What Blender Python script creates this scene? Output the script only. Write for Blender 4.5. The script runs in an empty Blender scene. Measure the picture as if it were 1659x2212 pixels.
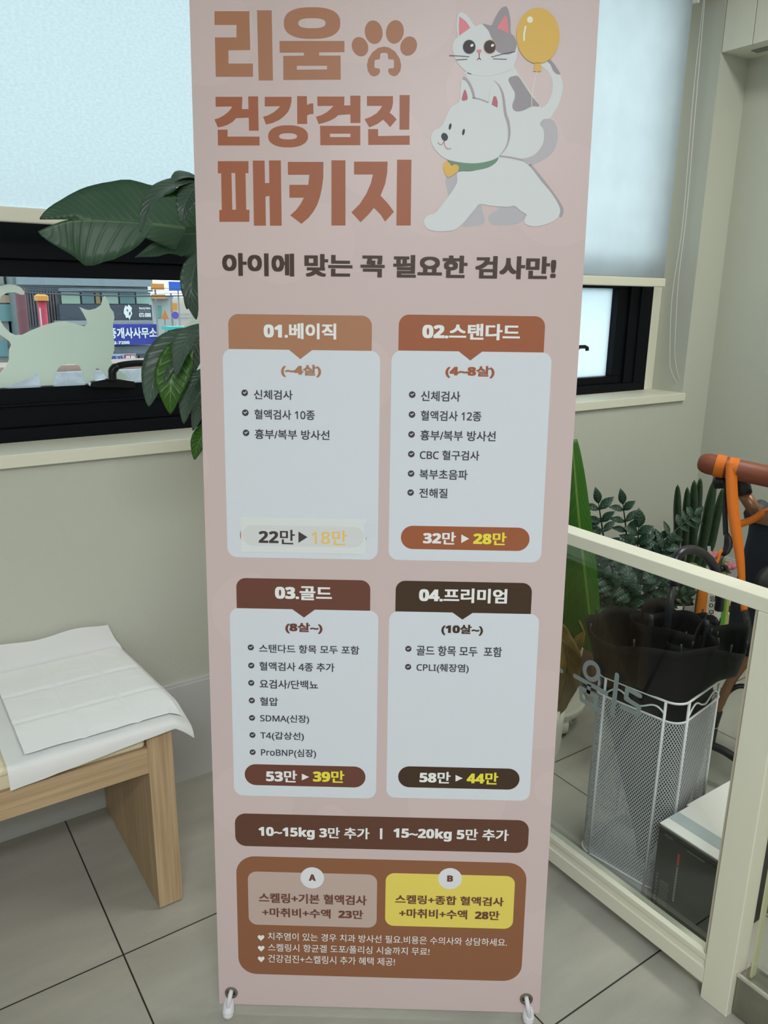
import bpy, bmesh, math, random
from mathutils import Vector, Matrix, geometry, noise
random.seed(7)
S = bpy.context.scene
COL = S.collection

# ------------------------------------------------------------------ camera
FPX, CX, CY, CAMZ = 1679.05, 829.5, 1106.0, 1.2965
YAW, PITCH, ROLL = 0.60060769, 0.26919021, -0.01254321
def cam_axes():
    cy, sy, cp, sp = math.cos(YAW), math.sin(YAW), math.cos(PITCH), math.sin(PITCH)
    f = Vector((sy*cp, cy*cp, -sp)); r = Vector((cy, -sy, 0)); d = f.cross(r)
    cr, sr = math.cos(ROLL), math.sin(ROLL)
    return cr*r + sr*d, -sr*r + cr*d, f
AR, AD, AF = cam_axes()
EYE = Vector((0, 0, CAMZ))
cam = bpy.data.cameras.new('camera')
cam.sensor_fit = 'VERTICAL'; cam.sensor_height = 24; cam.lens = FPX*24/2212
cam.clip_start = .05; cam.clip_end = 500
camo = bpy.data.objects.new('camera', cam); COL.objects.link(camo)
m3 = Matrix((AR, -AD, -AF)).transposed()
camo.matrix_world = Matrix.Translation(EYE) @ m3.to_4x4()
S.camera = camo

# ------------------------------------------------------------------ exposure, sky, lamps
S.view_settings.view_transform = 'Standard'
S.view_settings.look = 'None'
S.view_settings.exposure = 0.0
S.view_settings.gamma = 1.0
S.view_settings.use_curve_mapping = False
W = bpy.data.worlds.new('overcast_sky'); S.world = W; W.use_nodes = True
SKY_STRENGTH = 4.2
wb = W.node_tree.nodes['Background']
wb.inputs[0].default_value = (0.86, 0.96, 1.0, 1); wb.inputs[1].default_value = SKY_STRENGTH
LAMPS = [  # x, y, size x, size y, watts  (ceiling panels of the room)
    (-0.35, -1.0, 1.2, 0.30, 42),
    (-1.2, -1.6, 1.2, 0.30, 28),
    (2.10, 0.35, 0.30, 1.2, 27),
]
CEIL = 2.60
for i, (x, y, sx, sy, w) in enumerate(LAMPS):
    l = bpy.data.lights.new('ceiling_lamp_light', 'AREA'); l.shape = 'RECTANGLE'
    l.size, l.size_y, l.energy = sx*.92, sy*.92, w; l.color = (1.0, .985, .92) if i == 2 else (.965, .98, 1.03)
    lo = bpy.data.objects.new('ceiling_lamp_light', l); lo.location = (x, y, CEIL-.052); COL.objects.link(lo)

# ------------------------------------------------------------------ pixel -> place helpers
def ray(x, y): return AR*((x-CX)/FPX) + AD*((y-CY)/FPX) + AF
def onz(x, y, z=0.0):
    d = ray(x, y); return EYE + d*((z-EYE.z)/d.z)
def ony(x, y, Y):
    d = ray(x, y); return EYE + d*(Y/d.y)
def onx(x, y, X):
    d = ray(x, y); return EYE + d*(X/d.x)
def atd(x, y, dep): return EYE + ray(x, y)*dep

# ------------------------------------------------------------------ materials
def lin(c):
    return tuple((v/255/12.92 if v/255 <= .04045 else ((v/255+.055)/1.055)**2.4) for v in c)
MATS = {}
def mat(name, c, rough=.55, metal=0, spec=.5, bump=0, bscale=60, vary=0, vscale=8, transl=0, stretch=None, linear=False, sheen=0):
    if name in MATS: return MATS[name]
    m = bpy.data.materials.new(name); m.use_nodes = True; MATS[name] = m
    nt = m.node_tree; N, L = nt.nodes, nt.links
    b = N['Principled BSDF']
    col = tuple(c) if linear else lin(c)
    b.inputs['Base Color'].default_value = (*col, 1)
    b.inputs['Roughness'].default_value = rough
    b.inputs['Metallic'].default_value = metal
    b.inputs['Specular IOR Level'].default_value = spec
    if sheen: b.inputs['Sheen Weight'].default_value = sheen
    m.diffuse_color = (*col, 1)
    tc = None
    if vary or bump:
        tc = N.new('ShaderNodeTexCoord'); mp = N.new('ShaderNodeMapping'); L.new(tc.outputs['Object'], mp.inputs[0])
        if stretch: mp.inputs['Scale'].default_value = stretch
    if vary:
        n = N.new('ShaderNodeTexNoise'); n.inputs['Scale'].default_value = vscale; n.inputs['Detail'].default_value = 5
        L.new(mp.outputs[0], n.inputs['Vector'])
        r = N.new('ShaderNodeMapRange'); r.inputs[1].default_value = .3; r.inputs[2].default_value = .7
        r.inputs[3].default_value = 1-vary; r.inputs[4].default_value = 1+vary
        L.new(n.outputs[0], r.inputs[0])
        mx = N.new('ShaderNodeVectorMath'); mx.operation = 'SCALE'; mx.inputs[0].default_value = col
        L.new(r.outputs[0], mx.inputs['Scale']); L.new(mx.outputs[0], b.inputs['Base Color'])
    if bump:
        n2 = N.new('ShaderNodeTexNoise'); n2.inputs['Scale'].default_value = bscale; n2.inputs['Detail'].default_value = 3
        L.new(mp.outputs[0], n2.inputs['Vector'])
        bp = N.new('ShaderNodeBump'); bp.inputs['Strength'].default_value = bump; bp.inputs['Distance'].default_value = .002
        L.new(n2.outputs[0], bp.inputs['Height']); L.new(bp.outputs[0], b.inputs['Normal'])
    if transl:
        t = N.new('ShaderNodeBsdfTranslucent'); t.inputs[0].default_value = (*col, 1)
        ms = N.new('ShaderNodeMixShader'); ms.inputs[0].default_value = transl
        L.new(b.outputs[0], ms.inputs[1]); L.new(t.outputs[0], ms.inputs[2])
        L.new(ms.outputs[0], N['Material Output'].inputs[0])
    return m
def P(name, c, k=1.22, rough=.42):      # printed ink: photograph colour -> albedo
    return mat('ink_'+name, tuple(min(.93, v*k) for v in lin(c)), rough=rough, linear=True, spec=.35)
def glass(name, tint=(.93, .96, .95), refl=.5):
    m = bpy.data.materials.new(name); m.use_nodes = True; nt = m.node_tree; N, L = nt.nodes, nt.links
    N.remove(N['Principled BSDF'])
    t = N.new('ShaderNodeBsdfTransparent'); t.inputs[0].default_value = (*tint, 1)
    g = N.new('ShaderNodeBsdfGlossy'); g.inputs['Roughness'].default_value = .02
    f = N.new('ShaderNodeFresnel'); f.inputs[0].default_value = 1.45
    mm = N.new('ShaderNodeMath'); mm.operation = 'MULTIPLY'; mm.inputs[1].default_value = refl
    L.new(f.outputs[0], mm.inputs[0])
    ms = N.new('ShaderNodeMixShader'); L.new(mm.outputs[0], ms.inputs[0]); L.new(t.outputs[0], ms.inputs[1]); L.new(g.outputs[0], ms.inputs[2])
    L.new(ms.outputs[0], N['Material Output'].inputs[0]); return m
def fabric_light(name, c, tr=.5, bump=.15, bscale=(30, 1, 160)):   # daylight comes through it
    m = bpy.data.materials.new(name); m.use_nodes = True; nt = m.node_tree; N, L = nt.nodes, nt.links
    N.remove(N['Principled BSDF'])
    d = N.new('ShaderNodeBsdfDiffuse'); t = N.new('ShaderNodeBsdfTranslucent')
    tc = N.new('ShaderNodeTexCoord'); mp = N.new('ShaderNodeMapping'); mp.inputs['Scale'].default_value = bscale
    L.new(tc.outputs['Object'], mp.inputs[0])
    n = N.new('ShaderNodeTexNoise'); n.inputs['Scale'].default_value = 3; n.inputs['Detail'].default_value = 4; L.new(mp.outputs[0], n.inputs['Vector'])
    r = N.new('ShaderNodeMapRange'); r.inputs[1].default_value = .35; r.inputs[2].default_value = .65; r.inputs[3].default_value = 1-bump; r.inputs[4].default_value = 1+bump*.4
    L.new(n.outputs[0], r.inputs[0])
    for s in (d, t):
        mx = N.new('ShaderNodeVectorMath'); mx.operation = 'SCALE'; mx.inputs[0].default_value = lin(c); L.new(r.outputs[0], mx.inputs['Scale']); L.new(mx.outputs[0], s.inputs[0])
    ms = N.new('ShaderNodeMixShader'); ms.inputs[0].default_value = tr
    L.new(d.outputs[0], ms.inputs[1]); L.new(t.outputs[0], ms.inputs[2]); L.new(ms.outputs[0], N['Material Output'].inputs[0]); return m

def floor_material():
    m = bpy.data.materials.new('floor_tiles'); m.use_nodes = True; nt = m.node_tree; N, L = nt.nodes, nt.links
    b = N['Principled BSDF']
    tc = N.new('ShaderNodeTexCoord'); sp = N.new('ShaderNodeSeparateXYZ'); L.new(tc.outputs['Object'], sp.inputs[0])
    lines, cells = [], []
    for ax, off in ((0, .2975), (1, .753)):
        a = N.new('ShaderNodeMath'); a.operation = 'SUBTRACT'; a.inputs[1].default_value = off; L.new(sp.outputs[ax], a.inputs[0])
        dv = N.new('ShaderNodeMath'); dv.operation = 'DIVIDE'; dv.inputs[1].default_value = .6; L.new(a.outputs[0], dv.inputs[0])
        fl = N.new('ShaderNodeMath'); fl.operation = 'FLOOR'; L.new(dv.outputs[0], fl.inputs[0]); cells.append(fl)
        ad = N.new('ShaderNodeMath'); ad.operation = 'ADD'; ad.inputs[1].default_value = .3; L.new(a.outputs[0], ad.inputs[0])
        pp = N.new('ShaderNodeMath'); pp.operation = 'WRAP'; pp.inputs[1].default_value = 0; pp.inputs[2].default_value = .6; L.new(ad.outputs[0], pp.inputs[0])
        s2 = N.new('ShaderNodeMath'); s2.operation = 'SUBTRACT'; s2.inputs[1].default_value = .3; L.new(pp.outputs[0], s2.inputs[0])
        ab = N.new('ShaderNodeMath'); ab.operation = 'ABSOLUTE'; L.new(s2.outputs[0], ab.inputs[0])
        lt = N.new('ShaderNodeMath'); lt.operation = 'LESS_THAN'; lt.inputs[1].default_value = .0016; L.new(ab.outputs[0], lt.inputs[0]); lines.append(lt)
    gr = N.new('ShaderNodeMath'); gr.operation = 'MAXIMUM'; L.new(lines[0].outputs[0], gr.inputs[0]); L.new(lines[1].outputs[0], gr.inputs[1])
    cb = N.new('ShaderNodeCombineXYZ'); L.new(cells[0].outputs[0], cb.inputs[0]); L.new(cells[1].outputs[0], cb.inputs[1])
    off = N.new('ShaderNodeVectorMath'); off.operation = 'SCALE'; off.inputs['Scale'].default_value = 3.7; L.new(cb.outputs[0], off.inputs[0])
    av = N.new('ShaderNodeVectorMath'); av.operation = 'ADD'; L.new(tc.outputs['Object'], av.inputs[0]); L.new(off.outputs[0], av.inputs[1])
    mp = N.new('ShaderNodeMapping'); mp.inputs['Scale'].default_value = (1.2, 5, 1); mp.inputs['Rotation'].default_value = (0, 0, .12); L.new(av.outputs[0], mp.inputs[0])
    n = N.new('ShaderNodeTexNoise'); n.inputs['Scale'].default_value = 2.2; n.inputs['Detail'].default_value = 7; n.inputs['Roughness'].default_value = .6; L.new(mp.outputs[0], n.inputs['Vector'])
    n2 = N.new('ShaderNodeTexNoise'); n2.inputs['Scale'].default_value = 260; n2.inputs['Detail'].default_value = 2; L.new(tc.outputs['Object'], n2.inputs['Vector'])
    mixn = N.new('ShaderNodeMath'); mixn.operation = 'MULTIPLY_ADD'; mixn.inputs[1].default_value = .18; L.new(n2.outputs[0], mixn.inputs[0]); L.new(n.outputs[0], mixn.inputs[2])
    cr = N.new('ShaderNodeValToRGB'); e = cr.color_ramp.elements
    e[0].position = .30; e[0].color = (*lin((157, 155, 145)), 1); e[1].position = .85; e[1].color = (*lin((180, 178, 167)), 1)
    L.new(mixn.outputs[0], cr.inputs[0])
    mx = N.new('ShaderNodeMix'); mx.data_type = 'RGBA'; L.new(gr.outputs[0], mx.inputs[0]); L.new(cr.outputs[0], mx.inputs[6]); mx.inputs[7].default_value = (*lin((48, 46, 42)), 1)
    L.new(mx.outputs[2], b.inputs['Base Color']); b.inputs['Roughness'].default_value = .42; b.inputs['Specular IOR Level'].default_value = .35
    bp = N.new('ShaderNodeBump'); bp.inputs['Strength'].default_value = .5; bp.inputs['Distance'].default_value = .001; bp.invert = True
    L.new(gr.outputs[0], bp.inputs['Height']); L.new(bp.outputs[0], b.inputs['Normal'])
    return m
def wood_material(name, c1, c2, axis):
    m = bpy.data.materials.new(name); m.use_nodes = True; nt = m.node_tree; N, L = nt.nodes, nt.links
    b = N['Principled BSDF']; tc = N.new('ShaderNodeTexCoord'); mp = N.new('ShaderNodeMapping')
    sc = [120, 120, 120]; sc[axis] = 3; mp.inputs['Scale'].default_value = sc; L.new(tc.outputs['Object'], mp.inputs[0])
    n = N.new('ShaderNodeTexNoise'); n.inputs['Scale'].default_value = 1; n.inputs['Detail'].default_value = 6; n.inputs['Distortion'].default_value = .4; L.new(mp.outputs[0], n.inputs['Vector'])
    cr = N.new('ShaderNodeValToRGB'); e = cr.color_ramp.elements
    e[0].position = .32; e[0].color = (*lin(c1), 1); e[1].position = .66; e[1].color = (*lin(c2), 1); L.new(n.outputs[0], cr.inputs[0])
    L.new(cr.outputs[0], b.inputs['Base Color']); b.inputs['Roughness'].default_value = .5; b.inputs['Specular IOR Level'].default_value = .3
    return m
def leaf_material(name, c, c2, rough=.4, veins=30, transl=.15, rib=None):
    m = bpy.data.materials.new(name); m.use_nodes = True; nt = m.node_tree; N, L = nt.nodes, nt.links
    b = N['Principled BSDF']; uv = N.new('ShaderNodeUVMap'); sp = N.new('ShaderNodeSeparateXYZ'); L.new(uv.outputs[0], sp.inputs[0])
    # u along, v across (-1..1): veins slant away from the rib
    av = N.new('ShaderNodeMath'); av.operation = 'ABSOLUTE'; L.new(sp.outputs[1], av.inputs[0])
    ma = N.new('ShaderNodeMath'); ma.operation = 'MULTIPLY_ADD'; ma.inputs[1].default_value = -.16; L.new(av.outputs[0], ma.inputs[0]); L.new(sp.outputs[0], ma.inputs[2])
    mu = N.new('ShaderNodeMath'); mu.operation = 'MULTIPLY'; mu.inputs[1].default_value = veins*6.283; L.new(ma.outputs[0], mu.inputs[0])
    sn = N.new('ShaderNodeMath'); sn.operation = 'SINE'; L.new(mu.outputs[0], sn.inputs[0])
    pw = N.new('ShaderNodeMath'); pw.operation = 'MULTIPLY_ADD'; pw.inputs[1].default_value = .5; pw.inputs[2].default_value = .5; L.new(sn.outputs[0], pw.inputs[0])
    p2 = N.new('ShaderNodeMath'); p2.operation = 'POWER'; p2.inputs[1].default_value = 5; L.new(pw.outputs[0], p2.inputs[0])
    lt = N.new('ShaderNodeMath'); lt.operation = 'LESS_THAN'; lt.inputs[1].default_value = .045; L.new(av.outputs[0], lt.inputs[0])
    n = N.new('ShaderNodeTexNoise'); n.inputs['Scale'].default_value = 14; L.new(N.new('ShaderNodeTexCoord').outputs['Object'], n.inputs['Vector'])
    mx = N.new('ShaderNodeMix'); mx.data_type = 'RGBA'; mx.inputs[6].default_value = (*lin(c), 1); mx.inputs[7].default_value = (*lin(c2), 1)
    k = N.new('ShaderNodeMath'); k.operation = 'MULTIPLY_ADD'; k.inputs[1].default_value = .22; L.new(p2.outputs[0], k.inputs[0])
    k2 = N.new('ShaderNodeMath'); k2.operation = 'MULTIPLY'; k2.inputs[1].default_value = .5; L.new(n.outputs[0], k2.inputs[0]); L.new(k2.outputs[0], k.inputs[2])
    L.new(k.outputs[0], mx.inputs[0])
    m2 = N.new('ShaderNodeMix'); m2.data_type = 'RGBA'; L.new(lt.outputs[0], m2.inputs[0]); L.new(mx.outputs[2], m2.inputs[6]); m2.inputs[7].default_value = (*lin(rib or c2), 1)
    L.new(m2.outputs[2], b.inputs['Base Color']); b.inputs['Roughness'].default_value = rough; b.inputs['Specular IOR Level'].default_value = .5
    bp = N.new('ShaderNodeBump'); bp.inputs['Strength'].default_value = .35; bp.inputs['Distance'].default_value = .002; L.new(p2.outputs[0], bp.inputs['Height']); L.new(bp.outputs[0], b.inputs['Normal'])
    t = N.new('ShaderNodeBsdfTranslucent'); L.new(m2.outputs[2], t.inputs[0]); ms = N.new('ShaderNodeMixShader'); ms.inputs[0].default_value = transl
    L.new(b.outputs[0], ms.inputs[1]); L.new(t.outputs[0], ms.inputs[2]); L.new(ms.outputs[0], N['Material Output'].inputs[0])
    return m
def mesh_material(name, c, pitch=.0064, wire=.36):      # expanded wire mesh: holes are open
    m = bpy.data.materials.new(name); m.use_nodes = True; nt = m.node_tree; N, L = nt.nodes, nt.links
    b = N['Principled BSDF']; b.inputs['Base Color'].default_value = (*lin(c), 1); b.inputs['Roughness'].default_value = .45
    uv = N.new('ShaderNodeUVMap'); sp = N.new('ShaderNodeSeparateXYZ'); L.new(uv.outputs[0], sp.inputs[0])
    outs = []
    for s in (1, -1):
        a = N.new('ShaderNodeMath'); a.operation = 'MULTIPLY_ADD'; a.inputs[1].default_value = s*.62; L.new(sp.outputs[1], a.inputs[0]); L.new(sp.outputs[0], a.inputs[2])
        d = N.new('ShaderNodeMath'); d.operation = 'DIVIDE'; d.inputs[1].default_value = pitch; L.new(a.outputs[0], d.inputs[0])
        f = N.new('ShaderNodeMath'); f.operation = 'FRACT'; L.new(d.outputs[0], f.inputs[0])
        l = N.new('ShaderNodeMath'); l.operation = 'LESS_THAN'; l.inputs[1].default_value = wire; L.new(f.outputs[0], l.inputs[0]); outs.append(l)
    mx = N.new('ShaderNodeMath'); mx.operation = 'MAXIMUM'; L.new(outs[0].outputs[0], mx.inputs[0]); L.new(outs[1].outputs[0], mx.inputs[1])
    t = N.new('ShaderNodeBsdfTransparent'); ms = N.new('ShaderNodeMixShader'); L.new(mx.outputs[0], ms.inputs[0]); L.new(t.outputs[0], ms.inputs[1]); L.new(b.outputs[0], ms.inputs[2])
    L.new(ms.outputs[0], N['Material Output'].inputs[0]); return m

# ------------------------------------------------------------------ mesh building
class MB:
    def __init__(s): s.v, s.f, s.mi, s.uv = [], [], [], {}
    def add(s, vs, fs, mi=0):
        o = len(s.v); s.v += [Vector(p) for p in vs]
        for f in fs: s.f.append([o+i for i in f]); s.mi.append(mi)
        return o
    def box(s, x0, x1, y0, y1, z0, z1, mi=0):
        s.add([(x0,y0,z0),(x1,y0,z0),(x1,y1,z0),(x0,y1,z0),(x0,y0,z1),(x1,y0,z1),(x1,y1,z1),(x0,y1,z1)],
              [(0,3,2,1),(4,5,6,7),(0,1,5,4),(1,2,6,5),(2,3,7,6),(3,0,4,7)], mi); return s
    def tube(s, pts, r, seg=10, cap=True, mi=0, closed=False, flat=1.0):
        pts = [Vector(p) for p in pts]; n = len(pts)
        rs = r if isinstance(r, (list, tuple)) else [r]*n
        up = None; rings = []
        for i, p in enumerate(pts):
            a = pts[(i-1) % n] if closed else pts[max(i-1, 0)]; b = pts[(i+1) % n] if closed else pts[min(i+1, n-1)]
            t = (b-a).normalized()
            if up is None: up = Vector((0,0,1)) if abs(t.z) < .9 else Vector((1,0,0))
            sd = t.cross(up).normalized(); up = sd.cross(t).normalized()
            rings.append([p + (sd*math.cos(2*math.pi*k/seg) + up*math.sin(2*math.pi*k/seg)*flat)*rs[i] for k in range(seg)])
        o = len(s.v)
        for rg in rings: s.v += rg
        m = n if closed else n-1
        for i in range(m):
            for k in range(seg):
                j = (i+1) % n
                s.f.append([o+i*seg+k, o+i*seg+(k+1)%seg, o+j*seg+(k+1)%seg, o+j*seg+k]); s.mi.append(mi)
        if cap and not closed:
            s.f.append([o+k for k in range(seg)][::-1]); s.mi.append(mi)
            s.f.append([o+(n-1)*seg+k for k in range(seg)]); s.mi.append(mi)
        return s
    def lathe(s, prof, c, seg=28, mi=0, cap=True, axis=None):   # prof: (r, h)
        c = Vector(c); ax = Vector(axis or (0,0,1)).normalized()
        e1 = ax.cross(Vector((0,1,0)) if abs(ax.y) < .9 else Vector((1,0,0))).normalized(); e2 = ax.cross(e1)
        o = len(s.v); n = len(prof)
        for r, h in prof:
            for k in range(seg):
                a = 2*math.pi*k/seg; s.v.append(c + (e1*math.cos(a)+e2*math.sin(a))*r + ax*h)
        for i in range(n-1):
            for k in range(seg):
                s.f.append([o+i*seg+k, o+i*seg+(k+1)%seg, o+(i+1)*seg+(k+1)%seg, o+(i+1)*seg+k]); s.mi.append(mi)
        if cap:
            s.f.append([o+k for k in range(seg)][::-1]); s.mi.append(mi)
            s.f.append([o+(n-1)*seg+k for k in range(seg)]); s.mi.append(mi)
        return s
    def grid(s, fn, nu, nv, mi=0, uvf=None, closed_u=False):
        o = len(s.v); nuu = nu if closed_u else nu+1
        for j in range(nv+1):
            for i in range(nuu):
                s.v.append(Vector(fn(i/nu, j/nv)))
                if uvf: s.uv[len(s.v)-1] = uvf(i/nu, j/nv)
        for j in range(nv):
            for i in range(nu):
                i2 = (i+1) % nuu
                s.f.append([o+j*nuu+i, o+j*nuu+i2, o+(j+1)*nuu+i2, o+(j+1)*nuu+i]); s.mi.append(mi)
        return s
    def poly(s, rings, z=0.0, thick=0, mi=0, place=None):   # flat filled outline(s); rings[0] outer, others holes
        r3 = [[Vector((p[0], p[1], 0)) for p in r] for r in rings]
        tris = geometry.tessellate_polygon(r3); flat = [p for r in r3 for p in r]
        pl = place or (lambda x, y, zz: Vector((x, y, zz)))
        nrm = sum(((flat[t[1]]-flat[t[0]]).cross(flat[t[2]]-flat[t[0]]).z for t in tris))
        if nrm < 0: tris = [(t[0], t[2], t[1]) for t in tris]
        s.add([pl(p.x, p.y, z) for p in flat], tris, mi)
        if thick:
            s.add([pl(p.x, p.y, z-thick) for p in flat], [(t[0], t[2], t[1]) for t in tris], mi)
            k = 0
            for r in r3:
                n = len(r); vs = [pl(p.x, p.y, z) for p in r] + [pl(p.x, p.y, z-thick) for p in r]
                s.add(vs, [(i, i+n, (i+1)%n+n, (i+1)%n) for i in range(n)], mi)
        return s
    def build(s, name, mats, parent=None, smooth=False, bevel=0, local=False, subsurf=0, solid=0):
        me = bpy.data.meshes.new(name)
        off = Vector((0,0,0))
        if parent is not None and not local:
            q = parent
            while q.parent: q = q.parent
            off = q.location.copy()
        me.from_pydata([tuple(v-off) for v in s.v], [], s.f)
        for m in (mats if isinstance(mats, (list, tuple)) else [mats]): me.materials.append(m)
        me.polygons.foreach_set('material_index', s.mi)
        if s.uv:
            ul = me.uv_layers.new(name='UVMap')
            for lp in me.loops: ul.data[lp.index].uv = s.uv.get(lp.vertex_index, (0, 0))
        if smooth: me.polygons.foreach_set('use_smooth', [True]*len(me.polygons))
        me.update(); me.validate()
        ob = bpy.data.objects.new(name, me); COL.objects.link(ob)
        if parent is not None: ob.parent = parent
        if solid:
            sm = ob.modifiers.new('solid', 'SOLIDIFY'); sm.thickness = solid; sm.offset = 0
        if bevel:
            bm = ob.modifiers.new('bevel', 'BEVEL'); bm.width = bevel; bm.segments = 3; bm.limit_method = 'ANGLE'; bm.angle_limit = .7
            if not smooth:
                me.polygons.foreach_set('use_smooth', [True]*len(me.polygons))
                ob.modifiers.new('wn', 'WEIGHTED_NORMAL').keep_sharp = True
        if subsurf:
            ss = ob.modifiers.new('sub', 'SUBSURF'); ss.levels = ss.render_levels = subsurf
        return ob
def tag(o, label, cat, group=None):
    o['label'] = label; o['category'] = cat
    if group: o['group'] = group
    return o
def thing(name, label, cat, loc, group=None):
    o = bpy.data.objects.new(name, None); o.empty_display_size = .05; COL.objects.link(o); o.location = loc
    bpy.context.view_layer.update()
    return tag(o, label, cat, group)
def struct(o): o['kind'] = 'structure'; return o
def catmull(p, n=6, closed=True):
    p = [Vector((*q, 0)[:3]) if len(q) == 2 else Vector(q) for q in p]; out = []; m = len(p)
    for i in range(m if closed else m-1):
        g = (lambda k: p[k % m]) if closed else (lambda k: p[min(max(k, 0), m-1)])
        a, b, c, d = g(i-1), g(i), g(i+1), g(i+2)
        for k in range(n):
            t = k/n
            out.append(.5*((2*b) + (c-a)*t + (2*a-5*b+4*c-d)*t*t + (3*b-3*c+d-a)*t**3))
    if not closed: out.append(p[-1])
    return out

# ------------------------------------------------------------------ text
_tc = {}
def sans(s, bold):                                  # upright sans digits and letters
    o = ''
    for ch in s:
        if '0' <= ch <= '9': o += chr((0x1D7EC if bold else 0x1D7E2)+ord(ch)-48)
        elif 'A' <= ch <= 'Z': o += chr((0x1D5D4 if bold else 0x1D5A0)+ord(ch)-65)
        elif 'a' <= ch <= 'z': o += chr((0x1D5EE if bold else 0x1D5BA)+ord(ch)-97)
        else: o += ch
    return o
def glyphs(s, wx, wy):
    k = (s, round(wx, 3), round(wy, 3))
    if k in _tc: return _tc[k]
    s = sans(s, wx > .016)
    cu = bpy.data.curves.new('t', 'FONT'); cu.body = s; cu.size = 1; cu.fill_mode = 'FRONT'; cu.resolution_u = 4
    to = bpy.data.objects.new('t', cu); COL.objects.link(to)
    me = bpy.data.meshes.new_from_object(to.evaluated_get(bpy.context.evaluated_depsgraph_get()))
    v = [x.co.xy.copy() for x in me.vertices]; f = [list(p.vertices) for p in me.polygons]
    bpy.data.objects.remove(to); bpy.data.curves.remove(cu); bpy.data.meshes.remove(me)
    xs = [p.x for p in v]; ys = [p.y for p in v]
    V, F = [], []
    sh = [(0, 0)] if wx == 0 else [(dx*wx, dy*wy) for dx in (-1, 0, 1) for dy in (-1, 0, 1)]
    for n, (dx, dy) in enumerate(sh):
        o = len(V); V += [(p.x+dx, p.y+dy, n) for p in v]; F += [[o+i for i in q] for q in f]
    _tc[k] = (V, F, min(xs)-wx, max(xs)+wx, min(ys)-wy, max(ys)+wy)
    return _tc[k]
def put_text(mb, s, u0, u1, v0, v1, z=0, wx=.02, wy=.02, mi=0, place=None, zs=2e-6):
    V, F, a, b, c, d = glyphs(s, wx, wy)
    pl = place or (lambda x, y, zz: Vector((x, y, zz)))
    mb.add([pl(u0+(p[0]-a)/(b-a)*(u1-u0), v0+(p[1]-c)/(d-c)*(v1-v0), z+p[2]*zs) for p in V], F, mi)

# ------------------------------------------------------------------ common materials
M_WALL = mat('wall_paint', (193, 196, 184), rough=.7, bump=.25, bscale=160, spec=.25)
M_CEIL = mat('ceiling_paint', (228, 228, 220), rough=.8)
M_TRIM = mat('cream_trim', (226, 225, 208), rough=.45)
M_BASE = mat('baseboard_white', (196, 198, 197), rough=.4, spec=.4)
M_BLACK = mat('black_window_frame', (7, 12, 18), rough=.5, spec=.14)
M_CREAM = mat('cream_metal_frame', (230, 229, 210), rough=.42)
M_FLOOR = floor_material()
M_GLASS = glass('window_glass', (.90, .95, .96), .7)
M_PGLASS = glass('partition_glass', (.955, .975, .965), .17)

# ------------------------------------------------------------------ room shell
XW0, XW1, YW0, YW1 = -2.3, 2.855, -2.7, 1.868
struct(MB().box(XW0-.1, XW1+.1, YW0-.1, YW1+.3, -.12, 0).build('floor', M_FLOOR))
struct(MB().box(XW0-.1, XW1+.1, YW0-.1, YW1+.3, CEIL, CEIL+.1).build('ceiling', M_CEIL))
struct(MB().box(XW0-.12, XW0, YW0-.1, YW1+.25, 0, CEIL).build('wall_left', M_WALL))
struct(MB().box(XW1, XW1+.12, YW0-.1, YW1+.25, 0, CEIL).build('wall_right', M_WALL))
struct(MB().box(XW0, XW1, YW0-.12, YW0, 0, CEIL).build('wall_front', M_WALL))
YO = 2.12                                            # outer face of the window wall
O1 = (-1.25, 1.30); O2 = (1.52, 2.687); ZS, ZT = .952, 2.40
bw = MB()
for a, b, c, d in ((XW0, XW1, 0, .922), (XW0, XW1, ZT, CEIL), (XW0, O1[0], .922, ZT), (O1[1], O2[0], .922, ZT), (O2[1], XW1, .922, ZT)):
    bw.box(a, b, YW1, YO, c, d)
struct(bw.build('wall_back', M_WALL))
struct(MB().box(XW0, XW1-.012, YW1-.012, YW1, 0, .286).box(XW0, XW1-.012, YW1-.008, YW1, .286, .294).build('baseboard_back', M_BASE))
struct(MB().box(XW1-.012, XW1, YW0, YW1, 0, .286).box(XW1-.008, XW1, YW0, YW1, .286, .294).build('baseboard_right', M_BASE))
for i, (o, x1) in enumerate(((O1, O1[1]), (O2, O2[1]+.004))):
    struct(MB().box(o[0], x1, YW1-.014, 2.015, .922, ZS).build('trim_%d' % (i+1), M_TRIM, bevel=.002))

# ------------------------------------------------------------------ windows
YF = 2.01
def window(name, x0, x1, transom, mull, lower_bottom, upper_z1=ZT, side=.06, frosted=False):
    root = bpy.data.objects.new(name, None); COL.objects.link(root); root.location = ((x0+x1)/2, YF, ZS); struct(root)
    root['label'] = name
    bpy.context.view_layer.update()
    fr = MB()
    fr.box(x0, x1, YF, YF+.085, ZS, ZS+.032); fr.box(x0, x1, YF, YF+.085, upper_z1-.05, upper_z1)
    fr.box(x0, x0+side, YF, YF+.085, ZS+.032, upper_z1-.05); fr.box(x1-side, x1, YF, YF+.085, ZS+.032, upper_z1-.05)
    fr.box(x0+side, x1-side, YF+.004, YF+.08, transom[0], transom[1])
    for a, b in mull: fr.box(a, b, YF+.006, YF+.08, ZS+.032, upper_z1-.05)
    fr.build('window_frame', M_BLACK, root, bevel=.002)
    return root
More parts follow.
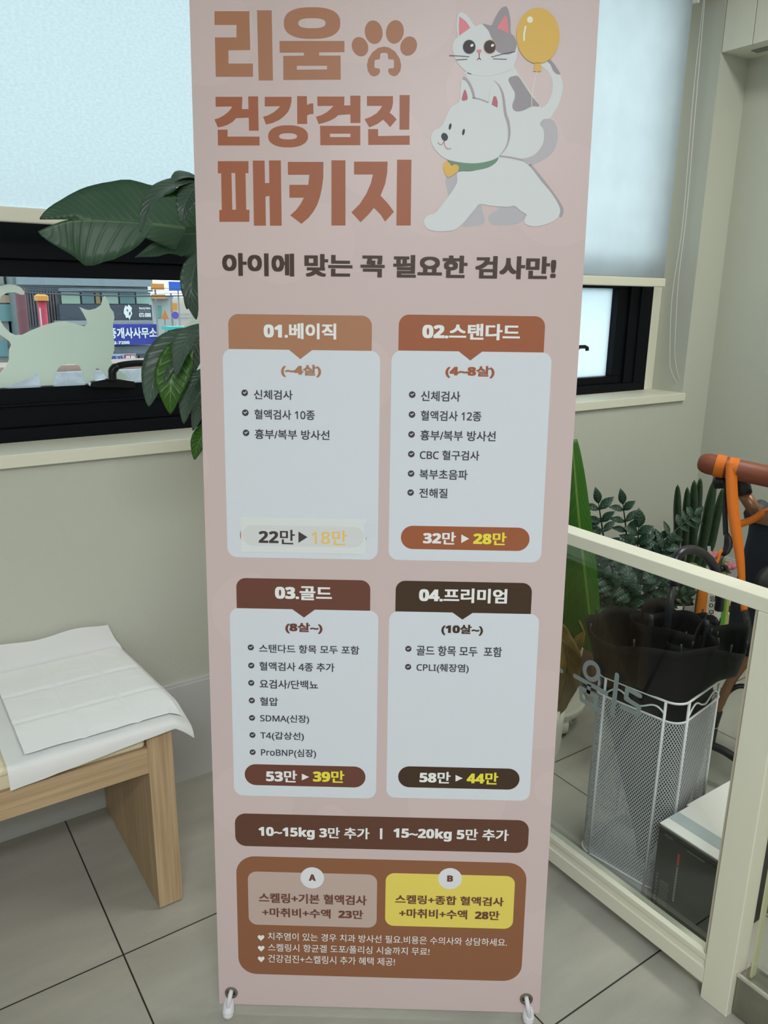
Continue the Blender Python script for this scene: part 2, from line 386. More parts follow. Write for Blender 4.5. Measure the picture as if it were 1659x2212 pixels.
# left window
w1 = window('window_1', O1[0], O1[1], (1.372, 1.462), [(-.42, -.36)], 1.08)
sash = MB(); SX0, SX1, SY = -.36, 1.24, YF+.016
sash.box(SX0, SX1, SY, SY+.05, ZS+.032, 1.078); sash.box(SX0, SX1, SY, SY+.05, 1.333, 1.372)
sash.box(SX0, SX0+.07, SY, SY+.05, 1.078, 1.333); sash.box(SX1-.07, SX1, SY, SY+.05, 1.078, 1.333)
sash.box(SX0, SX1, SY-.008, SY, 1.035, 1.041)
sash.build('window_sash', M_BLACK, w1, bevel=.002)
MB().box(SX0+.07, SX1-.07, SY+.03, SY+.035, 1.078, 1.333).build('window_pane', M_GLASS, w1)
MB().box(-.36, 1.24, YF+.04, YF+.045, 1.462, ZT-.05).build('window_pane', M_GLASS, w1)
MB().box(O1[0]+.06, -.42, YF+.04, YF+.045, ZS+.032, ZT-.05).build('window_pane', M_GLASS, w1)
M_HAND = mat('handle_black', (7, 10, 14), rough=.35, spec=.35)
# handle of the left window: base plate, neck and a lever to the right
hb = MB()
zc = [(717, 960), (722, 925), (742, 915), (850, 895), (860, 893), (935, 893), (1075, 913), (1085, 965)]
def z4(p): return (p[0]/3.770, 580+p[1]/3.770)
YH = SY-.001
def hplace(p, dy): q = ony(*z4(p), YH); return Vector((q.x, YH-dy, q.z))
n = len(zc); vs = [hplace(p, 0) for p in zc] + [hplace(p, .022) for p in zc]
hb.add(vs, [list(range(n))[::-1], [i+n for i in range(n)]] + [(i, (i+1)%n, (i+1)%n+n, i+n) for i in range(n)])
h_o = hb.build('window_handle', M_HAND, w1, bevel=.002)
pth = [(893, 905), (890, 860), (893, 825), (920, 795), (960, 780), (1020, 770), (1100, 764), (1180, 766), (1255, 775)]
lev = MB().tube(catmull([hplace(p, .026) for p in pth], 4, False), [.0105]*13+[.0085]*20, 10)
lev.build('lever', M_HAND, h_o, smooth=True)
# right window
w2 = window('window_2', O2[0], 2.637, (1.362, 1.462), [], 1.01, side=.07)
s2 = MB(); SX0, SX1 = O2[0]+.07, 2.567
s2.box(SX0, SX1, SY, SY+.05, ZS+.032, 1.012); s2.box(SX0, SX1, SY, SY+.05, 1.34, 1.362)
s2.box(SX0, SX0+.05, SY, SY+.05, 1.012, 1.34); s2.box(SX1-.115, SX1, SY, SY+.05, 1.012, 1.34); s2.box(SX1-.055, SX1, SY-.01, SY, ZS+.032, 1.36); s2.box(SX1-.055, SX1, SY, SY+.05, 1.462, ZT-.05)
s2.build('window_sash', M_BLACK, w2, bevel=.002)
M_FROST = fabric_light('frosted_glass', (226, 236, 240), .72, .10, (160, 1, 160))
MB().box(SX0+.05, SX1-.115, SY+.03, SY+.035, 1.012, 1.34).build('window_pane', M_FROST, w2)
MB().box(SX0-.0, SX1, YF+.04, YF+.045, 1.462, ZT-.05).build('window_pane', M_GLASS, w2)
hp = ony(1250, 748, SY)
MB().tube([hp+Vector((-.06, -.03, -.02)), hp+Vector((-.03, -.03, .0)), hp+Vector((.0, -.03, 0)), hp+Vector((.012, -.03, -.004)), hp+Vector((.014, -.03, -.014))], .007, 8).tube([hp+Vector((-.055, -.03, -.02)), hp+Vector((-.055, .0, -.02))], .008, 8).tube([hp+Vector((-.055, -.012, -.02)), hp+Vector((-.055, -.012, -.145))], .012, 8).build('window_handle', M_HAND, w2, smooth=True)
struct(MB().box(2.637, O2[1], YF+.0, YF+.09, ZS, ZT).build('trim_3', M_TRIM, bevel=.002))

# ------------------------------------------------------------------ frosted cat film on the left pane
M_FILM = mat('frosted_film', (219, 226, 217), rough=.55, transl=.5)
cat_o = [(-60, 960), (-60, 860), (0, 850), (45, 800), (72, 745), (72, 660), (90, 625), (78, 595), (40, 565), (0, 540), (-60, 505), (-110, 400), (-70, 230), (0, 145), (60, 128), (120, 132), (165, 150), (200, 190), (196, 213), (170, 214), (120, 195), (60, 195), (10, 225), (-35, 320), (0, 420), (30, 470), (80, 520), (125, 542), (180, 540), (250, 505), (360, 460), (450, 436), (530, 432), (600, 445), (660, 465), (690, 470), (712, 445), (705, 420), (680, 370), (645, 312), (700, 335), (730, 338), (780, 325), (820, 298), (835, 250), (852, 222), (880, 260), (897, 320), (925, 355), (932, 400), (920, 450), (918, 520), (930, 600), (932, 660), (915, 710), (903, 750), (925, 785), (960, 820), (1000, 850), (1060, 905), (1060, 960), (900, 960), (840, 850), (800, 812), (782, 812), (768, 850), (762, 940), (695, 945), (675, 860), (650, 800), (620, 778), (560, 775), (510, 785), (475, 810), (455, 850), (445, 910), (430, 955), (330, 962), (320, 900), (305, 850), (270, 880), (200, 915), (100, 945), (30, 972)]
YG = SY+.029
def film(pts, name, label):
    q = [ony(*z4(p), YG) for p in pts]
    c = [(v.x, max(v.z, 1.0785)) for v in q]
    mb = MB().poly([c], 0, .0006, place=lambda x, y, z: Vector((x, YG-.0008-z, y)))
    return tag(mb.build(name, M_FILM), label, 'window film')
film(cat_o, 'frosted_cat_decal', 'pale frosted film shaped like a standing cat, stuck on the left window pane')
film([(1420, 540), (1500, 470), (1545, 440), (1560, 400), (1600, 365), (1680, 340), (1760, 420), (1780, 600), (1790, 955), (1690, 958), (1620, 958), (1500, 955), (1540, 860), (1575, 780), (1600, 700), (1560, 620), (1500, 580)], 'frosted_animal_decal', 'pale frosted animal shaped film on the window pane, mostly hidden behind the hanging green leaves')

# ------------------------------------------------------------------ roller blinds
def blind(label, x0, x1, zb, yb, c, group, tr, bscale, cord=False, bump=.1):
    root = thing('roller_blind', label, 'blind', ((x0+x1)/2, yb, zb), group)
    ztop = 2.33
    fb = fabric_light('blind_fabric', c, tr, bump, bscale)
    MB().grid(lambda u, v: (x0+(x1-x0)*u, yb+.0015*math.sin(u*9), zb+.03+(ztop-zb-.03)*v), 20, 12).build('blind_fabric', fb, root, smooth=True)
    MB().box(x0, x1, yb-.009, yb+.009, zb, zb+.031).build('bottom_bar', M_TRIM, root, bevel=.004)
    MB().tube([(x0-.01, yb+.03, 2.325), (x1+.01, yb+.03, 2.325)], .03, 20).build('roller', mat('roller_white', (225, 225, 220)), root, smooth=True)
    for xe in (x0-.022, x1+.012): MB().box(xe, xe+.012, yb-.01, yb+.07, 2.285, 2.40).build('bracket', mat('roller_white', (225, 225, 220)), root, bevel=.002)
    if cord:
        mc = mat('cord_white', (232, 232, 226))
        pts = [(1527, 0), (1500, 300), (1470, 560), (1452, 720), (1446, 770), (1452, 800), (1470, 835), (1488, 862)]
        cp = [onx(x, y, 2.672) for x, y in pts]; cp = [Vector((x1+.028, min(max(p.y, 1.86), 1.985), p.z)) for p in cp]
        top = Vector((x1+.018, yb+.03, 2.33))
        c1 = catmull([ony(x, y, 1.90) for x, y in ((1522, -20), (1498, 200), (1475, 480), (1452, 640), (1447, 770), (1450, 800), (1464, 830), (1481, 848))], 6, False)
        c2 = catmull([ony(x, y, 1.89) for x, y in ((1524, -20), (1507, 180), (1483, 460), (1466, 600), (1459, 720), (1458, 770), (1466, 815), (1481, 848))], 6, False)
        MB().tube(c1, .0011, 5).build('bead_cord', mc, root, smooth=True)
        MB().tube(c2, .0011, 5).build('bead_cord', mc, root, smooth=True)
    return root
blind('wide white woven roller blind over the left window, its bar just behind the big leaf', -1.2, 1.27, 1.443, 1.92, (208, 217, 220), 'roller blinds', .74, (40, 1, 70), bump=.07)
blind('white smooth roller blind over the right window, with a thin pull cord beside it', 1.56, 2.572, 1.347, 1.92, (209, 216, 219), 'roller blinds', .72, (3, 1, 3), cord=True, bump=.05)

# ------------------------------------------------------------------ wall cabinet at the top right
cab = thing('wall_cabinet', 'white wall cabinet high in the top right corner with two doors', 'cabinet', (2.775, 1.2, 2.143))
MC = mat('cabinet_white', (222, 221, 206), rough=.4)
MB().box(2.705, XW1, -.4, YW1, 2.143, CEIL).build('body', MC, cab)
for a, b in ((1.7535, 1.866), (.95, 1.7505), (.15, .947), (-.39, .147)):
    MB().box(2.688, 2.7045, a, b, 2.139, CEIL-.03).build('door', MC, cab, bevel=.001)
MB().box(2.76, 2.80, -.35, 1.80, 2.1405, 2.143).build('light_strip', mat('strip_grey', (120, 122, 115), rough=.3), cab)

# ------------------------------------------------------------------ ceiling panels (above the photo, they light the room)
M_LIT = mat('lamp_diffuser', (240, 240, 236), rough=.6)
M_LIT.node_tree.nodes['Principled BSDF'].inputs['Emission Color'].default_value = (1, .99, .97, 1)
M_LIT.node_tree.nodes['Principled BSDF'].inputs['Emission Strength'].default_value = 1.5
for i, (x, y, sx, sy, w) in enumerate(LAMPS):
    t = thing('ceiling_light', ('flat white ceiling light panel in front of the banner', 'flat white ceiling light panel farthest from the windows', 'flat white ceiling light panel beyond the glass partition')[i], 'ceiling light', (x, y, CEIL-.05))
    MB().box(x-sx/2, x+sx/2, y-sy/2, y+sy/2, CEIL-.045, CEIL).build('housing', MC, t, bevel=.004)
    MB().box(x-sx*.47, x+sx*.47, y-sy*.46, y+sy*.46, CEIL-.049, CEIL-.0452).build('diffuser', M_LIT, t)
# ------------------------------------------------------------------ banner
BL = onz(474, 2168, .02); BR = onz(1165, 2188, .02)
BU = (BR-BL); BWID = BU.length; BU.normalize()
BV = Vector((.044, .067, .997)); BV = (BV - BU*BV.dot(BU)).normalized(); BN = BU.cross(BV)
def bp(x, y):                                   # photo pixel -> banner sheet coordinates (metres)
    d = ray(x, y); t = (BL-EYE).dot(BN)/d.dot(BN); q = EYE+d*t-BL
    return (q.dot(BU), q.dot(BV))
banner = thing('standing_banner', 'tall pink printed banner on a stand listing clinic check-up packages', 'banner', BL)
banner.matrix_world = Matrix.Translation(BL) @ Matrix((BU, BV, BN)).transposed().to_4x4()
bpy.context.view_layer.update()
ZB = {1: (3.1302, 400, 0), 2: (3.950, 880, 0), 3: (2.0481, 430, 520), 4: (2.0481, 430, 980), 5: (2.212, 450, 1480), 6: (2.212, 450, 1830)}
def zb(k, x, y): s, ox, oy = ZB[k]; return bp(ox+x/s, oy+y/s)
LAY = 1.2e-4
WHITE = P('white', (206, 212, 221), rough=.38); PINK = P('pink', (198, 178, 174), rough=.38)
TEXTW = P('text_white', (226, 228, 232)); YEL = P('yellow_text', (238, 214, 70)); GREY = P('list_grey', (62, 60, 70))
TAN = P('tan', (164, 117, 88)); RUST = P('rust', (152, 88, 58)); MAROON = P('maroon', (103, 63, 52)); DARK = P('dark_brown', (64, 46, 33))
TITLE1 = P('title_rust_glare', (163, 113, 86)); TITLE2 = P('title_rust', (155, 91, 63)); BAR = P('bar_brown', (93, 60, 47)); PANEL = P('panel_brown', (136, 90, 64))  # first headline row and paw: title brown lightened by painted glare
def bbuild(mb, name, mats, parent=banner): return mb.build(name, mats, parent, local=True)
# sheet with a faint lighter bubble pattern in the print
sheet_m = bpy.data.materials.new('banner_sheet'); sheet_m.use_nodes = True
nt = sheet_m.node_tree; N, L = nt.nodes, nt.links; b = N['Principled BSDF']; b.inputs['Roughness'].default_value = .36; b.inputs['Specular IOR Level'].default_value = .4
tcn = N.new('ShaderNodeTexCoord'); vo = N.new('ShaderNodeTexVoronoi'); vo.inputs['Scale'].default_value = 5.5; L.new(tcn.outputs['Object'], vo.inputs['Vector'])
ltn = N.new('ShaderNodeMath'); ltn.operation = 'LESS_THAN'; ltn.inputs[1].default_value = .42; L.new(vo.outputs['Distance'], ltn.inputs[0])
mxn = N.new('ShaderNodeMix'); mxn.data_type = 'RGBA'; L.new(ltn.outputs[0], mxn.inputs[0])
pk = [min(.93, v*1.22) for v in lin((196, 178, 178))]
mxn.inputs[6].default_value = (*pk, 1); mxn.inputs[7].default_value = (*[min(.93, v*1.035) for v in pk], 1); L.new(mxn.outputs[2], b.inputs['Base Color'])
MB().box(0, BWID, 0, 1.80, -.0007, 0).build('printed_sheet', sheet_m, banner, local=True)
def poly(mb, k, rings, lay, mi=0, smooth=False, n=5):
    rr = []
    for i, r in enumerate(rings):
        q = [zb(k, *p) for p in r]
        if smooth: q = [(p.x, p.y) for p in catmull(q, n)]
        rr.append(q)
    mb.poly(rr, lay*LAY, 0, mi)
def ell(cx, cy, rx, ry, rot=0, n=40, sq=2.0):
    out = []
    for i in range(n):
        a = 2*math.pi*i/n; c, s = math.cos(a), math.sin(a)
        x = math.copysign(abs(c)**(2/sq), c)*rx; y = math.copysign(abs(s)**(2/sq), s)*ry
        r = math.radians(rot); out.append((cx+x*math.cos(r)-y*math.sin(r), cy+x*math.sin(r)+y*math.cos(r)))
    return out
def stroke(mb, k, pts, w, lay, mi=0, n=6, taper=False):
    q = catmull([zb(k, *p) for p in pts], n, False); w = w/ZB[k][0]*.00083/2*1.0
    vs = []
    for i, p in enumerate(q):
        t = (q[min(i+1, len(q)-1)]-q[max(i-1, 0)]).normalized(); sd = Vector((-t.y, t.x, 0))
        ww = w*(max(.15, math.sin(math.pi*(i+.5)/len(q))) if taper else 1)
        vs += [(p.x+sd.x*ww, p.y+sd.y*ww, lay*LAY), (p.x-sd.x*ww, p.y-sd.y*ww, lay*LAY)]
    mb.add(vs, [(2*i, 2*i+1, 2*i+3, 2*i+2) for i in range(len(q)-1)], mi)
def rrect(u0, u1, v0, v1, r, corners=(1, 1, 1, 1)):      # order: BL BR TR TL
    out = []
    for i, (cx, cy, a0) in enumerate(((u0, v0, 180), (u1, v0, 270), (u1, v1, 0), (u0, v1, 90))):
        if not corners[i]: out.append((cx, cy)); continue
        ccx = cx + (r if i in (0, 3) else -r); ccy = cy + (r if i in (0, 1) else -r)
        for s in range(9):
            a = math.radians(a0+90*s/8); out.append((ccx+r*math.cos(a), ccy+r*math.sin(a)))
    return out
def rect4(k, tl, tr, bl, br, kb=None):
    kb = kb or k
    a, b_, c, d = zb(k, *tl), zb(k, *tr), zb(kb, *bl), zb(kb, *br)
    return (a[0]+c[0])/2, (b_[0]+d[0])/2, (c[1]+d[1])/2, (a[1]+b_[1])/2
def btext(parent, k, s, x0, y0, x1, y1, m, bold=.02, boldy=None, lay=6, name='printed_text', tilt=True, ksc=None):
    cx, cy = (x0+x1)/2, (y0+y1)/2
    l = zb(k, x0, cy); r = zb(k, x1, cy); t = zb(k, cx, y0); bt = zb(k, cx, y1)
    u0, u1 = l[0], r[0]; vm = (t[1]+bt[1])/2; hv = (t[1]-bt[1])
    hv -= abs(l[1]-r[1])*.3                           # the box in the photo also spans the slope of the line
    mb = MB(); put_text(mb, s, u0, u1, vm-hv/2, vm+hv/2, lay*LAY, bold, boldy if boldy is not None else bold)
    return bbuild(mb, name, m, parent)

# headline, drawn letter by letter
h1 = MB()
poly(h1, 1, [[(198,76),(434,76),(440,339),(293,340),(293,430),(458,430),(459,519),(207,519),(201,253),(347,253),(347,169),(199,169)]], 1)
poly(h1, 1, [[(486,70),(585,70),(594,544),(497,544)]], 1)
poly(h1, 1, [ell(858,156,191,107,0,48,2.5), ell(857,157,92,34,0,40,2.6)], 1)
poly(h1, 1, [[(638,277),(1077,277),(1077,353),(906,354),(906,376),(1051,376),(1052,539),(664,541),(663,378),(803,377),(803,356),(639,356)], [(755,445),(960,445),(958,470),(755,471)]], 1)
bbuild(h1, 'headline_text', TITLE1)
h2 = MB()
poly(h2, 1, [[(205,655),(387,655),(384,738),(428,738),(426,652),(493,652),(497,884),(432,884),(430,796),(345,799),(320,825),(285,845),(255,855),(222,862),(198,808),(230,798),(262,780),(290,758),(310,735),(317,720),(206,722)]], 1)
poly(h2, 1, [[(220,877),(287,877),(287,924),(503,924),(503,984),(222,984)]], 1)
poly(h2, 1, [[(538,655),(720,655),(718,690),(711,722),(697,755),(670,785),(635,812),(590,832),(547,842),(527,790),(565,778),(600,758),(628,735),(642,718),(538,720)]], 1)
poly(h2, 1, [[(757,650),(823,650),(824,710),(845,700),(866,699),(868,770),(845,772),(825,780),(825,838),(758,838)]], 1)
poly(h2, 1, [ell(696,922,135,75,0,44,2.3), ell(696,922,61,21,0,36,2.4)], 1)
poly(h2, 1, [[(893,653),(1077,653),(1075,713),(1117,713),(1116,647),(1185,647),(1185,832),(1118,832),(1117,773),(1037,778),(1010,800),(975,818),(940,830),(903,839),(884,790),(925,777),(960,757),(985,735),(1003,716),(895,717)]], 1)
poly(h2, 1, [[(912,851),(1184,851),(1184,982),(914,982)], [(978,904),(1118,904),(1118,927),(979,927)]], 1)
poly(h2, 1, [[(1229,650),(1405,650),(1405,700),(1397,735),(1382,762),(1405,780),(1430,807),(1386,860),(1360,830),(1338,810),(1300,838),(1245,862),(1213,806),(1255,790),(1295,765),(1320,737),(1332,716),(1229,716)]], 1)
poly(h2, 1, [[(1450,643),(1518,643),(1515,877),(1449,877)]], 1)
poly(h2, 1, [[(1237,873),(1304,873),(1305,920),(1518,917),(1518,979),(1238,980)]], 1)
bbuild(h2, 'headline_text', TITLE2)
h3 = MB()
poly(h3, 1, [[(221,1090),(428,1090),(428,1171),(408,1171),(413,1419),(435,1419),(434,1500),(231,1500),(231,1420),(248,1419),(243,1172),(221,1172)], [(313,1170),(338,1170),(344,1418),(319,1418)]], 1)
poly(h3, 1, [[(457,1086),(537,1086),(540,1238),(569,1237),(567,1085),(647,1085),(653,1526),(574,1526),(570,1325),(543,1330),(546,1526),(465,1526)]], 1)
poly(h3, 1, [[(694,1095),(935,1095),(934,1200),(925,1270),(912,1330),(893,1385),(868,1430),(835,1472),(787,1514),(710,1456),(750,1420),(780,1380),(803,1337),(705,1337),(705,1250),(832,1250),(840,1182),(695,1182)]], 1)
poly(h3, 1, [[(989,1084),(1084,1084),(1084,1525),(989,1525)]], 1)
poly(h3, 1, [[(1142,1093),(1369,1093),(1366,1170),(1352,1245),(1321,1323),(1370,1375),(1412,1432),(1352,1499),(1320,1450),(1276,1406),(1240,1450),(1186,1503),(1124,1436),(1180,1380),(1225,1310),(1255,1240),(1270,1180),(1142,1180)]], 1)
poly(h3, 1, [[(1433,1080),(1530,1080),(1525,1525),(1428,1525)]], 1)
bbuild(h3, 'headline_text', TITLE2)
paw = MB()
for e in ((1275,218,60,80,-9), (1418,216,60,80,9), (1182,316,54,67,-22), (1511,312,55,67,22)): poly(paw, 1, [ell(*e)], 1)
poly(paw, 1, [[(1345,315),(1380,322),(1420,350),(1450,395),(1461,440),(1455,480),(1435,508),(1412,517),(1385,505),(1373,485),(1373,468),(1382,462),(1408,462),(1412,450),(1412,412),(1405,402),(1378,402),(1372,395),(1370,365),(1362,358),(1328,358),(1320,366),(1317,395),(1310,402),(1287,404),(1281,412),(1279,452),(1285,461),(1308,463),(1317,470),(1317,490),(1305,507),(1275,519),(1252,508),(1235,480),(1229,440),(1238,398),(1265,355),(1305,324)]], 1)
bbuild(paw, 'paw_emblem', TITLE1)

# illustration: a cat riding on a dog, and a balloon
A_W = P('art_white', (205, 210, 214)); A_G = P('art_grey', (146, 140, 147)); A_S = P('art_shade', (176, 174, 181)); A_LN = P('art_line', (160, 154, 159))
A_PK = P('art_pink', (216, 126, 138)); A_PD = P('art_rose', (172, 98, 110)); A_EYE = P('art_eye', (40, 24, 28)); A_BL = P('art_rim_blue', (66, 100, 120)); A_OR = P('art_rim_orange', (190, 140, 70))
A_Y = P('art_yellow', (212, 172, 78)); A_GR = P('art_green', (98, 134, 112)); A_BK = P('art_black', (26, 34, 42)); A_LW = P('art_light', (232, 226, 214))
dog_b = MB()                                              # parts of the dog behind the cat
poly(dog_b, 2, [[(1120,1060),(1150,1020),(1205,1010),(1255,1040),(1280,1100),(1284,1170),(1270,1240),(1240,1300),(1190,1345),(1120,1385),(1030,1415),(960,1375),(1080,1330),(1150,1240),(1165,1150)]], 1, 1, True)
poly(dog_b, 2, [[(330,1520),(440,1440),(450,1560),(360,1668),(338,1610)]], 1, 1, True)
poly(dog_b, 2, [[(465,1922),(615,1740),(640,1800),(660,1880),(645,1910),(590,1925)]], 1, 1, True)
poly(dog_b, 2, [[(690,1870),(705,1828),(780,1785),(790,1755),(920,1750),(1012,1830),(985,1880),(930,1912),(800,1922),(720,1912)]], 1, 1, True)
stroke(dog_b, 2, [(1040,1408),(1130,1515),(1230,1645),(1308,1765),(1316,1815),(1300,1850)], 26, 1, 2)
catm = MB()
poly(catm, 2, [[(1130,545),(1200,522),(1250,560),(1302,635),(1325,715),(1320,790),(1290,890),(1250,960),(1200,1015),(1140,935),(1190,890),(1225,820),(1240,740),(1232,670),(1195,605)]], 2, 0, True)
poly(catm, 2, [[(1195,522),(1222,513),(1262,560),(1303,625),(1298,636),(1268,630),(1240,598),(1222,555)]], 3, 1, True)
poly(catm, 2, [[(520,600),(880,540),(912,575),(960,655),(1060,800),(1130,905),(1160,950),(1210,1010),(1160,1020),(1130,1060),(1160,1105),(1165,1180),(1145,1250),(1075,1325),(960,1356),(790,1340),(600,1200),(540,900),(508,680)]], 4, 0, True)
poly(catm, 2, [[(863,690),(872,662),(900,652),(945,652),(1000,730),(1060,820),(1126,905),(1060,910),(990,943),(935,952),(903,935),(896,895),(914,840),(915,790),(890,745)]], 5, 1, True)
poly(catm, 2, [[(386,430),(392,370),(412,330),(428,312),(420,230),(430,135),(455,108),(490,118),(535,165),(575,222),(608,213),(645,207),(720,214),(745,160),(790,85),(825,59),(850,65),(868,115),(880,190),(882,280),(915,318),(935,375),(941,435),(930,500),(905,562),(860,605),(700,650),(560,638),(485,598),(420,525)]], 6, 0, True, 4)
poly(catm, 2, [[(640,205),(680,212),(718,215),(745,160),(790,85),(825,59),(850,65),(868,115),(880,190),(882,280),(912,315),(932,375),(920,432),(885,460),(830,466),(780,450),(755,425),(735,360),(715,320),(690,262)]], 7, 1, True, 4)
poly(catm, 2, [[(444,142),(500,185),(536,240),(485,275),(441,308),(438,220)]], 8, 2)
poly(catm, 2, [[(838,126),(855,180),(866,292),(815,262),(762,244),(798,180)]], 8, 2)
for cx, rim in ((527, 4), (703, 5)):
    poly(catm, 2, [ell(cx,402,55,61)], 8, rim); poly(catm, 2, [ell(cx,402,49,55)], 9, 3); poly(catm, 2, [ell(cx+23,390,15,11,-35,20)], 10, 6)
poly(catm, 2, [[(588,432),(596,426),(626,425),(634,431),(626,450),(611,461),(597,451)]], 9, 2)
for q in ([(612,458),(612,500)], [(613,499),(604,504),(594,515)], [(611,499),(618,503),(627,512)]): stroke(catm, 2, q, 5, 10, 3)
for q in ([(357,476),(440,480),(528,487)], [(416,514),(511,508)], [(714,489),(820,462),(920,442)], [(730,504),(848,508)], [(510,624),(545,633)]): stroke(catm, 2, q, 4, 11, 7)
bbuild(catm, 'cat_illustration', [A_W, A_G, A_PK, A_EYE, A_BL, A_OR, TEXTW, GREY])
bal = MB()
poly(bal, 2, [ell(1113,308,184,238)], 12, 0); poly(bal, 2, [[(1087,535),(1138,535),(1136,560),(1143,611),(1108,614),(1072,609),(1082,575)]], 12, 0)
poly(bal, 2, [ell(1045,172,25,28)], 13, 1); stroke(bal, 2, [(1008,225),(996,290),(994,352)], 12, 13, 1); stroke(bal, 2, [(1103,612),(1075,730),(1060,830),(1060,915)], 4, 13, 1)
bbuild(bal, 'balloon_illustration', [A_Y, A_LW])
dog = dog_b
poly(dog, 2, [[(430,1470),(560,1460),(700,1410),(785,1333),(880,1342),(985,1378),(1060,1440),(1140,1545),(1225,1645),(1285,1740),(1303,1800),(1285,1855),(1235,1893),(1160,1922),(1080,1932),(1015,1918),(997,1888),(1008,1850),(1016,1834),(960,1795),(912,1758),(860,1766),(740,1760),(620,1744),(580,1780),(490,1890),(430,1945),(380,1968),(260,1975),(175,1955),(142,1905),(155,1855),(195,1832),(245,1812),(310,1730),(390,1620),(425,1550)]], 7, 0, True, 4)
poly(dog, 2, [[(343,1366),(440,1384),(570,1390),(700,1372),(775,1336),(758,1385),(690,1430),(580,1455),(480,1462),(430,1460),(390,1420)]], 8, 3, True)
poly(dog, 2, [[(200,1180),(213,1135),(240,1108),(280,1090),(310,1050),(340,980),(375,915),(443,868),(452,780),(462,690),(476,668),(505,680),(540,740),(566,840),(620,848),(690,875),(702,790),(722,710),(738,688),(765,715),(800,780),(825,880),(835,975),(860,1050),(868,1150),(848,1245),(790,1330),(700,1375),(570,1395),(440,1385),(330,1358),(255,1300),(213,1240)]], 9, 0, True, 4)
stroke(dog, 2, [(472,668),(510,690),(550,765),(569,842)], 18, 10, 2); stroke(dog, 2, [(556,838),(620,850),(692,878)], 9, 10, 2)
stroke(dog, 2, [(736,688),(782,735),(815,820),(835,970),(860,1050),(868,1150),(845,1250),(782,1335)], 20, 10, 2, taper=True); stroke(dog, 2, [(783,1334),(880,1345),(985,1370)], 10, 10, 2)
poly(dog, 2, [[(465,858),(473,805),(488,767),(504,792),(512,850)]], 11, 4, True); poly(dog, 2, [[(718,895),(726,855),(736,821),(758,828),(770,870),(768,921)]], 11, 4)
poly(dog, 2, [ell(364,1082,11,28,12)], 11, 5); poly(dog, 2, [ell(478,1129,11,28,12)], 11, 5)
poly(dog, 2, [[(288,1160),(303,1138),(328,1141),(346,1168),(338,1196),(316,1205),(296,1190)]], 11, 5, True)
stroke(dog, 2, [(261,1215),(275,1234),(297,1232),(313,1205)], 5, 11, 4); stroke(dog, 2, [(313,1205),(320,1248),(345,1273),(373,1268)], 5, 11, 4)
poly(dog, 2, [[(304,1425),(312,1392),(338,1379),(365,1398),(376,1420),(392,1407),(418,1406),(438,1425),(432,1462),(395,1490),(346,1514),(318,1478)]], 11, 6, True)
bbuild(dog, 'dog_illustration', [A_W, A_S, A_LN, A_GR, A_PD, A_BK, A_Y])

btext(banner, 3, '아이에 맞는 꼭 필요한 검사만!', 103, 60, 1580, 166, DARK, .042, .030, name='subtitle_text')

# the four price cards
def card(tag_rect, tri, body, body_k, head, head_s, age, age_s, colr, items, badge, texts, radius=.016, sticker=False):
    bu0, bu1, bv0, bv1 = body
    c = MB(); c.poly([rrect(bu0, bu1, bv0, bv1, radius)], 1*LAY)
    co = bbuild(c, 'price_card', WHITE)
    hd = MB(); u0, u1, v0, v1 = tag_rect
    hd.poly([rrect(u0, u1, bv1-.0004, v1, .016, (0, 0, 1, 1))], 2*LAY)
    hd.poly([[zb(*tri[0]), zb(*tri[1]), zb(*tri[2])]], 2*LAY+1e-5)
    bbuild(hd, 'header_tab', colr, co)
    btext(co, head[0], head_s, *head[1:], TEXTW, .036, .026, name='header_text')
    btext(co, age[0], age_s, *age[1:], colr, .036, .026, name='age_text')
    for k, s, x0, y0, x1, y1, ccx, ccy in items:
        btext(co, k, s, x0, y0, x1, y1, GREY, .0155, .012, name='item_text')
        m = MB(); cc = zb(k, ccx, ccy); r = .0053
        m.poly([[(cc[0]+r*math.cos(a*.314), cc[1]+r*math.sin(a*.314)) for a in range(20)]], 3*LAY)
        m.add([(cc[0]-.0029, cc[1]+.0006, 4*LAY), (cc[0]-.0020, cc[1]+.0014, 4*LAY), (cc[0]-.0006, cc[1]-.0002, 4*LAY), (cc[0]-.0006, cc[1]-.0017, 4*LAY), (cc[0]+.0021, cc[1]+.0024, 4*LAY), (cc[0]+.0030, cc[1]+.0015, 4*LAY)], [(0, 3, 2, 1), (3, 5, 4, 2)], 1)
        bbuild(m, 'check_mark', [GREY, TEXTW], co)
    pb = MB(); u0, u1, v0, v1 = badge; pb.poly([rrect(u0, u1, v0, v1, (v1-v0)*.497)], 2*LAY)
    bbuild(pb, 'price_badge', colr, co)
    if sticker:
        st = MB(); q = rect4(4, (185,279), (738,289), (187,437), (738,441))
        st.box(q[0], q[1], q[2], q[3], 4*LAY, 4.6*LAY, 0); st.poly([rrect(u0+.004, u1-.004, v0+.0005, v1-.0005, (v1-v0)*.49)], 4.9*LAY, 0, 1)
        so = bbuild(st, 'price_sticker', [P('sticker_paper', (212, 217, 219), rough=.4), P('sticker_shade', (205, 208, 209))], co)
        so['label'] = 'white paper price sticker pasted over the old price'
        tp = MB().box(q[1]-.004, q[1]+.016, q[2]+.028, q[3]-.008, 5.0*LAY, 5.2*LAY)
        bbuild(tp, 'clear_tape', P('tape_clear', (204, 210, 219), rough=.36), co)
    for k, s, x0, y0, x1, y1, m, bo in texts:
        if s == '>':
            t = MB(); t.poly([[zb(k, x0, y0), zb(k, x0, y1), zb(k, x1, (y0+y1)/2)]], 6*LAY); bbuild(t, 'arrow_mark', m, co)
        else: btext(co, k, s, x0, y0, x1, y1, m, bo, bo*.7, name='price_text')
    return co
